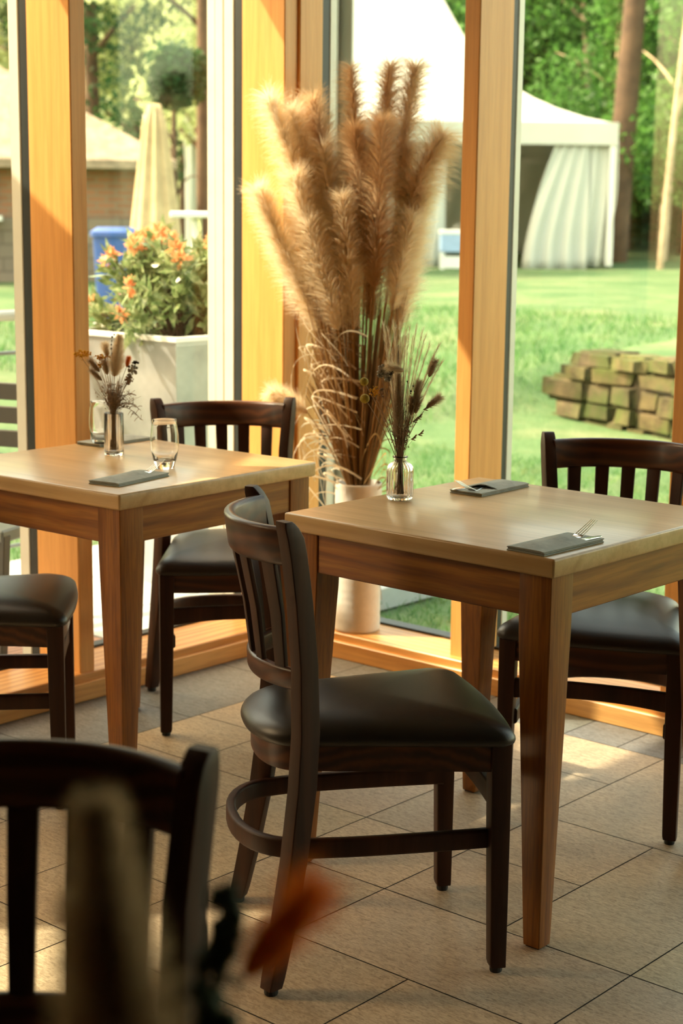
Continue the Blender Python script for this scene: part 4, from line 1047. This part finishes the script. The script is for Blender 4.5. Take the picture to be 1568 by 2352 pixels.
# ---- pagoda tent
def tent():
    c = Vector((-20.9, 25.5)); ang = HEAD*-1
    t = thing('marquee_tent', 'white pointed pagoda tent standing on the lawn', 'tent', (c.x, c.y, ground_z(c.x, c.y)), -HEAD)
    # local x = picture right, local y = away from viewer
    h = 3.72; ze = 2.42; zp = 5.9; fy = -3.72
    bm = BM(); n = 14; rings = []
    for k in range(n+1):
        q = k/n; s = h*(1-q)**1.0*(1-0.30*math.sin(q*PI)) + 0.10*q; z = ze + (zp-ze)*(q**1.25)
        ring = []
        for (ax, ay, bx, by) in ((-1, -1, 1, -1), (1, -1, 1, 1), (1, 1, -1, 1), (-1, 1, -1, -1)):
            for m in range(4): u = m/4; ring.append(((ax+(bx-ax)*u)*s, (ay+(by-ay)*u)*s, z))
        rings.append(ring)
    loft(bm, rings); obj('roof_canopy', bm, M['tent'], t, auto=0.6)
    bm = BM()
    for (x0, x1, y0, y1) in ((-h, h, -h-0.01, -h+0.01), (h-0.01, h+0.01, -h, h), (-h, h, h-0.01, h+0.01), (-h-0.01, -h+0.01, -h, h)): box(bm, x0-0.01, x1+0.01, y0, y1, ze-0.36, ze+0.02)
    obj('valance', bm, M['tent'], t)
    for sx in (-1, 1):
        for sy in (-1, 1):
            bm = BM(); box(bm, sx*(h-0.06)-0.05, sx*(h-0.06)+0.05, sy*(h-0.06)-0.05, sy*(h-0.06)+0.05, 0, ze); obj('corner_pole', bm, M['white_paint'], t)
    def curtain(x0, x1, y, top_gather, zb, seed, vertical=False):
        r = random.Random(seed); bm = BM(); nn = 26; mm = 10; rows = []
        for j in range(mm+1):
            q = j/mm; row = []
            for i in range(nn+1):
                u = i/nn; xx = x0+(x1-x0)*u + top_gather*(q**1.5)*(1-u); dd = 0.07*math.sin(u*22+2*math.sin(q*3+seed))*(0.4+0.6*(1-q))
                p = (xx, y+dd, zb+(ze-0.3-zb)*q) if not vertical else (y+dd, xx, zb+(ze-0.3-zb)*q); row.append(bm.verts.new(p))
            rows.append(row)
        for j in range(mm):
            for i in range(nn): bm.faces.new((rows[j][i], rows[j][i+1], rows[j+1][i+1], rows[j+1][i]))
        o = obj('side_curtain', bm, M['tent'], t, True); s = o.modifiers.new('s', 'SOLIDIFY'); s.thickness = 0.015
    curtain(2.15, h-0.45, -h+0.10, 0.55, -0.10, 1); curtain(h-0.85, h, -h+0.16, 0, -0.02, 2)
    curtain(-0.2, 0.80, -h+0.10, -0.1, -0.05, 3); curtain(-h, -1.3, -h+0.1, 0, 0, 4)
    curtain(-h, h, h, 0, 0, 5, True); curtain(-h, -1.5, h, 0, 0, 6); curtain(1.2, h, h, 0, 0.0, 8); curtain(-h, h, -h, 0, 0, 7, True)
    # furniture under the tent
    b_ = thing('cool_box', 'white and pale blue box by the tent opening', 'box', (0, 0, 0)); p = Matrix.Translation((c.x, c.y, ground_z(c.x, c.y))) @ Matrix.Rotation(-HEAD, 4, 'Z') @ Vector((0.93, -4.3, 0))
    b_.location = (p.x, p.y, ground_z(p.x, p.y)); b_.rotation_euler.z = -HEAD
    bm = BM(); box(bm, -0.26, 0.26, -0.2, 0.2, 0.28, 0.62, 0.03, 2); obj('tub', bm, M['cool_blue'], b_)
    bm = BM(); box(bm, -0.27, 0.27, -0.21, 0.21, 0.58, 0.66, 0.02, 2); obj('lid', bm, M['white_paint'], b_)
    for sx in (-0.22, 0.22):
        for sy in (-0.15, 0.15): bm = BM(); box(bm, sx-0.03, sx+0.03, sy-0.03, sy+0.03, -0.05, 0.28); obj('leg', bm, M['white_paint'], b_)
    bm = BM(); box(bm, -0.22, 0.22, -0.17, -0.14, 0.02, 0.22)
    obj('front_panel', bm, M['white_paint'], b_)
    return t
tent()

# ---- trees
def make_tree(name, label, mat, barkm, H, R, n, size, seed, trunk_r=0.2, zlow=0.25, lobes=9, lean=0.0, flat=0.8, limbs=6):
    r = np.random.default_rng(seed); t = thing(name, label, 'tree')
    bm = BM(); top = Vector((lean*H, 0.2*lean*H, H*0.85)); pts = bez((0, 0, -0.5), (0.1*H*lean, 0, H*0.45), top, 8); tube(bm, pts, trunk_r, 10, trunk_r*0.3)
    for k in range(limbs):
        p = pts[3+k % 5]; a = k*2.4; e = p+Vector((math.cos(a)*R*0.7, math.sin(a)*R*0.7, R*0.45)); tube(bm, bez(p, (p+e)/2+Vector((0, 0, 0.3)), e, 5), trunk_r*0.32, 6, trunk_r*0.08)
    obj('trunk', bm, M[barkm], t, smooth=True)
    C = []
    for k in range(lobes):
        a = r.uniform(0, 2*PI); rr = R*r.uniform(0.0, 0.75); z = H*(zlow+(0.95-zlow)*r.random()); c = np.array([math.cos(a)*rr+lean*z, math.sin(a)*rr, z]); Rl = R*r.uniform(0.35, 0.6)
        m = n//lobes; v = norm(r.normal(size=(m, 3)))*(Rl*r.random(m)**0.33)[:, None]*np.array([1, 1, flat]); C.append(c+v)
    V, F = leaves_data(np.concatenate(C), R, size, r, 1.7, 0.2); link('crown', np_mesh('crown', V, F), M[mat], t)
    return t
def view_pos(px, dist):
    a = HEAD + math.atan((px-784)/F_PX/math.cos(PITCH)); return (dist*math.sin(a), dist*math.cos(a))
def put(o, px, dist, s=1, rz=0, label=None, dz=0):
    x, y = view_pos(px, dist); o.location = (x, y, ground_z(x, y)+dz); o.scale = (s, s, s); o.rotation_euler.z = rz
    if label: o['label'] = label
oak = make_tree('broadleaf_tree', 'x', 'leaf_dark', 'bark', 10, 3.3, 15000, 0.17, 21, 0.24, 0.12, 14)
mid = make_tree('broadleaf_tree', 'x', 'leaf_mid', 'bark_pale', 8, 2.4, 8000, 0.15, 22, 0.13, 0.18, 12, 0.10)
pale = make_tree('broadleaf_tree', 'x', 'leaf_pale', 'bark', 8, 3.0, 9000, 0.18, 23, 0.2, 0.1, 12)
oak['group'] = mid['group'] = pale['group'] = 'trees beyond the lawn'
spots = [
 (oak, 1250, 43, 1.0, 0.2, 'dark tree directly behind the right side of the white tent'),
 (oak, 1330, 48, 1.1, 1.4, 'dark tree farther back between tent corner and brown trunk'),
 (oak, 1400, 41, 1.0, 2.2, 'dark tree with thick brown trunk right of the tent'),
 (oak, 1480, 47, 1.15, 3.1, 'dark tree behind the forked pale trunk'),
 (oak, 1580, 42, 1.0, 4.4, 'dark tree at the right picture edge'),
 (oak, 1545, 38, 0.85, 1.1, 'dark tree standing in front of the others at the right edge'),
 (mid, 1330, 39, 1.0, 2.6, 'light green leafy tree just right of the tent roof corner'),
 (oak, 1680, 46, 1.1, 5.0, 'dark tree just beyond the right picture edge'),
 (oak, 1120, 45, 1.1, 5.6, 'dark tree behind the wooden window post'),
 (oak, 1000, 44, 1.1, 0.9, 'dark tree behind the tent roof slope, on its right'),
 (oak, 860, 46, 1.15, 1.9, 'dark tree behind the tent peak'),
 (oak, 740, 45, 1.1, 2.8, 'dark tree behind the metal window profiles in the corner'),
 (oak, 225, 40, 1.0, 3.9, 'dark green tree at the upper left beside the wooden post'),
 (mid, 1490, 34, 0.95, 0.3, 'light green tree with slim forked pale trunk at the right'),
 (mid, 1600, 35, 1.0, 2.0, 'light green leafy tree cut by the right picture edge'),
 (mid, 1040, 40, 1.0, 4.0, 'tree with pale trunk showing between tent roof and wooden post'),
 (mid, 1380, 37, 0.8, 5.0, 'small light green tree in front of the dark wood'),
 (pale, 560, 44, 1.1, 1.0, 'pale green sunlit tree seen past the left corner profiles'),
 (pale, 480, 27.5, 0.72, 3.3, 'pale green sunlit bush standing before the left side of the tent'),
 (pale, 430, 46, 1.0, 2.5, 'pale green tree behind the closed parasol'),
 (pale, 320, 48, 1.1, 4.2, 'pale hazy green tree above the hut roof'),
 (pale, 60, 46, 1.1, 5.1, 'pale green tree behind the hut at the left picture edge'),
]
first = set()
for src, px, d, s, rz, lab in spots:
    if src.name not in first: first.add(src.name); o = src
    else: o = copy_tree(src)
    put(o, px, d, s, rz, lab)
# a round clipped dark tree in front of the pale slope
rt = make_tree('round_tree', 'small dark round-crowned tree above the closed parasol', 'leaf_dark', 'bark', 3.0, 0.72, 3000, 0.11, 31, 0.07, 0.72, 7, 0, 0.9, 3); put(rt, 405, 24, 1.0, 0)
rt.location.z += 0.25
# leaning bare trunks at the right
def trunk(name, px0, px1, d, r, H, mat, label, fork=False):
    x0, y0 = view_pos(px0, d); x1, y1 = view_pos(px1, d); z = ground_z(x0, y0); t = thing(name, label, 'tree trunk', (x0, y0, z))
    bm = BM(); tube(bm, bez((0, 0, -0.4), ((x1-x0)*0.3, (y1-y0)*0.3, H*0.5), (x1-x0, y1-y0, H), 8), r, 10, r*0.7)
    obj('trunk', bm, M[mat], t, smooth=True)
    if fork:
        bm = BM(); p = Vector(((x1-x0)*0.45, (y1-y0)*0.45, H*0.5)); tube(bm, bez(p, p+Vector((0.2, 0.15, H*0.2)), p+Vector((0.75, 0.6, H*0.55)), 6), r*0.7, 8, r*0.4); obj('branch', bm, M[mat], t, smooth=True)
trunk('tree_trunk', 1385, 1440, 33, 0.26, 9, 'bark', 'thick brown leaning trunk right of the tent')
trunk('tree_trunk', 1488, 1535, 29, 0.060, 5, 'bark_pale', 'slim pale forked trunk near the right picture edge', True)
trunk('tree_trunk', 468, 472, 25, 0.10, 8, 'bark', 'brown post reflection modelled as a straight trunk left of the metal corner profiles')  # stands in for a window post mirrored in the pane
# hillsides closing the view
def hill(name, p0, p1, H, depth, mat, seed):
    r = random.Random(seed); bm = BM(); a = Vector(p0); b_ = Vector(p1); d = (b_-a); n = Vector((-d.y, d.x)).normalized()
    if n.dot(a) < 0: n = -n
    nx, ny = 46, 14; V = []
    for j in range(ny+1):
        row = []
        for i in range(nx+1):
            p = a + d*(i/nx) + n*(depth*j/ny); q = j/ny
            row.append(bm.verts.new((p.x, p.y, 0.2 + H*(q**0.8) + r.uniform(-0.5, 0.5)*q*2)))
        V.append(row)
    for j in range(ny):
        for i in range(nx): bm.faces.new((V[j][i], V[j][i+1], V[j+1][i+1], V[j+1][i]))
    tag(obj(name, bm, M[mat], None, True), kind='structure')
A0 = view_pos(2300, 50); A1 = view_pos(640, 50); A2 = view_pos(-1500, 52)
hill('wooded_hillside', A0, A1, 22, 26, 'hill_dark', 1)
hill('meadow_hillside', A1, A2, 22, 30, 'hill_pale', 2)

# ---- hut at the left
def hut():
    x, y = view_pos(60, 21.5); t = thing('garden_hut', 'brick hut with low hipped thatch-brown roof at the left', 'building', (x, y, ground_z(x, y)-0.05), -HEAD+math.radians(8))
    bm = BM(); box(bm, -2.9, 1.55, -0.0, 3.2, 0.85, 1.62); obj('brick_wall', bm, M['brick'], t)
    bm = BM(); box(bm, -2.95, 1.62, -0.06, 3.26, -0.3, 0.85); obj('stone_base', bm, M['rubble'], t)
    bm = BM()
    z0, z1 = 1.55, 2.85; a = [(-3.4, -0.5, z0), (1.95, -0.5, z0), (1.95, 3.7, z0), (-3.4, 3.7, z0)]; b2 = [(-2.2, 1.5, z1), (-0.4, 1.5, z1), (-0.4, 1.7, z1), (-2.2, 1.7, z1)]
    loft(bm, [[(p[0], p[1], p[2]-0.10) for p in a], a, b2]); obj('roof', bm, M['thatch'], t)
    bm = BM(); box(bm, -1.4, -0.35, -0.09, -0.02, 1.0, 1.52)
    w = obj('window', bm, M['dark_paint'], t)
    bm = BM()
    for x_ in (-1.4, -1.05, -0.70, -0.38): box(bm, x_, x_+0.04, -0.12, -0.085, 1.0, 1.52)
    box(bm, -1.42, -0.32, -0.125, -0.085, 1.0, 1.04); box(bm, -1.42, -0.32, -0.125, -0.085, 1.48, 1.52); obj('window_frame', bm, M['tan_canvas'], w)
    bm = BM(); box(bm, -1.6, -0.2, -0.35, -0.05, 0.80, 0.86); obj('counter_shelf', bm, M['white_paint'], t)
hut()
def closed_parasol():
    x, y = view_pos(362, 17); t = thing('closed_parasol', 'closed tan garden parasol on a grey pole in front of the hut', 'parasol', (x, y, ground_z(x, y)))
    bm = BM(); tube(bm, [(-0.09, 0, -0.1), (-0.09, 0, 1.9)], 0.05, 10); obj('pole', bm, M['grey_canvas'], t, smooth=True)
    bm = BM(); prof = [(0.04, 2.0), (0.10, 1.8), (0.14, 1.5), (0.19, 1.1), (0.24, 0.7), (0.26, 0.35), (0.24, 0.34)]
    lathe(bm, prof, 64, rib=9, ribamp=0.025); obj('canopy', bm, M['tan_canvas'], t, smooth=True)
closed_parasol()
def wheelie_bin():
    x, y = view_pos(272, 15.0); t = thing('wheelie_bin', 'blue plastic wheelie bin by the hut corner', 'bin', (x, y, ground_z(x, y)), -HEAD-0.15)
    bm = BM(); sweep(bm, [((0, 0, z), (1, 0, 0), (0, 1, 0), h*0.82, h, 0.02) for z, h in ((0.03, 0.15), (0.5, 0.17), (0.80, 0.185))]); obj('bin_body', bm, M['bin_blue'], t, auto=0.5)
    bm = BM(); sweep(bm, [((0, 0, z), (1, 0, 0), (0, 1, 0), h*0.85, h, 0.04) for z, h in ((0.80, 0.205), (0.84, 0.205), (0.88, 0.15))]); obj('lid', bm, M['bin_blue'], t, auto=0.5)
    for s in (-1, 1):
        bm = BM(); lathe(bm, [(0.06, -0.02), (0.06, 0.02)], 18); o = obj('wheel', bm, M['rubber'], t); o.rotation_euler = (0, PI/2, 0); o.location = (s*0.14, 0.16, 0.06)
wheelie_bin()
def white_table():
    x, y = view_pos(455, 12.5); t = thing('garden_table', 'white garden table edge seen left of the corner profiles', 'table', (x, y, ground_z(x, y)), -HEAD)
    z = 1.385-ground_z(x, y)
    bm = BM(); box(bm, -0.17, 0.6, -0.3, 0.3, z-0.045, z, 0.008, 1); obj('tabletop', bm, M['white_paint'], t)
    for sx in (0.0, 0.5):
        for sy in (-0.2, 0.2): bm = BM(); tube(bm, [(sx, sy, -0.05), (sx, sy, z-0.04)], 0.02, 8); obj('leg', bm, M['white_paint'], t)
white_table()

def wing():  # unseen block added to cut the light coming from the left
    t = thing('added_light_block', 'added unseen brick block beyond the terrace, cutting light from the left', 'building', (-10.5, -1.5, 0.1))
    bm = BM(); box(bm, -1.5, 1.2, -6.0, 4.2, -0.3, 3.6); obj('brick_wall', bm, M['brick'], t)
    bm = BM(); loft(bm, [[(-1.8, -6.3, 3.6), (1.6, -6.3, 3.6), (1.6, 4.5, 3.6), (-1.8, 4.5, 3.6)], [(-0.2, -5.0, 4.8), (0.0, -5.0, 4.8), (0.0, 3.2, 4.8), (-0.2, 3.2, 4.8)]]); obj('roof', bm, M['thatch'], t)
wing()
# ---- zinc planter with flowering shrub
def planter():
    t = thing('planter', 'tall tapered zinc planter outside the left window holding the flowering shrub', 'planter', (-4.70, 4.44, -0.035))
    bm = BM(); H = 0.965
    rings = []
    for s, z in ((0.215, 0.0), (0.30, H-0.02), (0.30, H), (0.275, H), (0.272, H-0.06)): rings.append([(-s, -s, z), (s, -s, z), (s, s, z), (-s, s, z)])
    loft(bm, rings); obj('planter_body', bm, M['zinc'], t)
    bm = BM()
    for (x0, x1, y0, y1) in ((-0.31, 0.31, -0.31, -0.27), (-0.31, 0.31, 0.27, 0.31), (-0.31, -0.27, -0.27, 0.27), (0.27, 0.31, -0.27, 0.27)): box(bm, x0, x1, y0, y1, H-0.004, H+0.012)
    obj('rim', bm, M['white_paint'], t)
    bm = BM(); box(bm, -0.27, 0.27, -0.27, 0.27, H-0.09, H-0.06); obj('soil', bm, M['soil'], t)
planter()
def shrub():
    r = np.random.default_rng(7); t = thing('flowering_shrub', 'bushy shrub with glossy leaves and orange flower clusters in the zinc planter', 'shrub', (-4.70, 4.44, 0.83))
    bm = BM()
    heads = []
    for k in range(46):
        a = r.uniform(0, 2*PI); el = r.uniform(0.0, 1.35); R = 0.40*r.uniform(0.85, 1.05); p = Vector((math.cos(a)*math.cos(el)*R, math.sin(a)*math.cos(el)*R, 0.12+math.sin(el)*0.34*r.uniform(0.85, 1.08)))
        heads.append(p); tube(bm, bez((r.normal()*0.04, r.normal()*0.04, 0), p*0.5+Vector((0, 0, 0.05)), p, 5), 0.005, 5, 0.002)
    obj('branches', bm, M['bark'], t, smooth=True)
    C = []; Vs = []
    for p in heads:
        n = 60; d = norm(r.normal(size=(n, 3))+np.array(p)*1.5); L = r.uniform(0.05, 0.11, n); s = norm(np.cross(d, r.normal(size=(n, 3)))); b0 = np.array(p)*r.uniform(0.55, 1.0, (n, 1)) + r.normal(0, 0.02, (n, 3))
        tip = b0+d*L[:, None]; m = (b0*0.45+tip*0.55); W = (L*0.15)[:, None]
        Vs.append(np.stack([b0, m+s*W, tip, m-s*W], 1).reshape(-1, 3))
    V = np.concatenate(Vs); link('leaves', np_mesh('leaves', V, np.arange(len(V)).reshape(-1, 4)), M['shrub_leaf'], t)
    for p in heads:
        if p.z < 0.2 and r.random() < 0.5: continue
        n = 46; c = np.array(p)*1.07; dd = norm(r.normal(size=(n, 3))+np.array([0, 0, 0.5])); s = norm(np.cross(dd, r.normal(size=(n, 3)))); L = r.uniform(0.015, 0.045, n)[:, None]
        b0 = c+dd*0.006; tip = b0+dd*L; m = (b0+tip)/2; V = np.stack([b0, m+s*L*0.22, tip, m-s*L*0.22], 1).reshape(-1, 3)
        link('flower_cluster', np_mesh('flower_cluster', V, np.arange(len(V)).reshape(-1, 4)), M['shrub_flower'], t)
shrub()
# ---- terrace railing, patio chair and an unseen parasol added to shade the left table
def railing():
    t = thing('terrace_railing', 'grey metal railing outside at the left picture edge', 'railing', (-5.05, 0, 0))
    bm = BM(); tube(bm, [(0, 0.8, 1.0), (0, 4.05, 1.0)], 0.021, 12); obj('top_rail', bm, M['alu'], t, smooth=True)
    bm = BM(); tube(bm, [(0, 0.8, 0.86), (0, 4.05, 0.86)], 0.008, 8); obj('mid_rail', bm, M['grey_metal'], t, smooth=True)
    bm = BM(); tube(bm, [(0, 0.8, 0.12), (0, 4.05, 0.12)], 0.008, 8); obj('low_rail', bm, M['grey_metal'], t, smooth=True)
    for y in (0.85, 1.65, 2.45, 3.25, 4.02): bm = BM(); tube(bm, [(0, y, -0.03), (0, y, 1.0)], 0.014, 8); obj('post', bm, M['grey_metal'], t, smooth=True)
    for y in (0.85, 1.65, 2.45, 3.25): bm = BM(); tube(bm, [(0, y+0.77, 0.12), (0, y, 0.86)], 0.006, 6); obj('brace', bm, M['grey_metal'], t, smooth=True)
railing()
def patio_chair():
    t = thing('patio_chair', 'dark folding patio chair outside the left glass, grey reflection painted on its seat', 'chair', (-4.20, 3.12, -0.02), math.radians(200))
    bm = BM(); box(bm, -0.2, 0.2, -0.2, 0.2, 0.43, 0.47, 0.006, 1); obj('seat', bm, M['seat_reflection'], t)
    for s in (-1, 1):
        bm = BM(); sweep(bm, [((s*0.19, y, z), (1, 0, 0), (0, 1, 0), 0.014, 0.018, 0.003) for z, y in ((0, -0.24), (0.45, -0.18), (0.86, -0.26))]); obj('rear_leg', bm, M['dark_paint'], t)
        bm = BM(); sweep(bm, [((s*0.19, y, z), (1, 0, 0), (0, 1, 0), 0.014, 0.018, 0.003) for z, y in ((0, 0.22), (0.45, 0.18))]); obj('front_leg', bm, M['dark_paint'], t)
    for i in range(4): bm = BM(); z = 0.58+i*0.075; box(bm, -0.18, 0.18, -0.215-i*0.014, -0.200-i*0.014, z, z+0.055, 0.003, 1); obj('back_slat', bm, M['dark_paint'], t)
patio_chair()
def added_shade_parasol():  # not in view, added only to cast shade through the left glass
    t = thing('added_shade_parasol', 'added unseen round parasol left of the picture, shading the left window', 'parasol', (-5.32, 1.38, -0.05))
    bm = BM(); tube(bm, [(0, 0, 0), (0, 0, 3.0)], 0.025, 12); obj('pole', bm, M['dark_paint'], t, smooth=True)
    bm = BM(); z = 2.67; ring = lambda r, zz: [(r*math.cos(2*PI*k/16), r*math.sin(2*PI*k/16), zz) for k in range(24)]
    loft(bm, [ring(1.22, z-0.01), ring(1.22, z), ring(0.05, z+0.35)]); obj('canopy', bm, M['tan_canvas'], t)
    bm = BM(); lathe(bm, [(0.28, 0), (0.28, 0.06), (0.05, 0.09)], 24); obj('base', bm, M['dark_paint'], t)
added_shade_parasol()
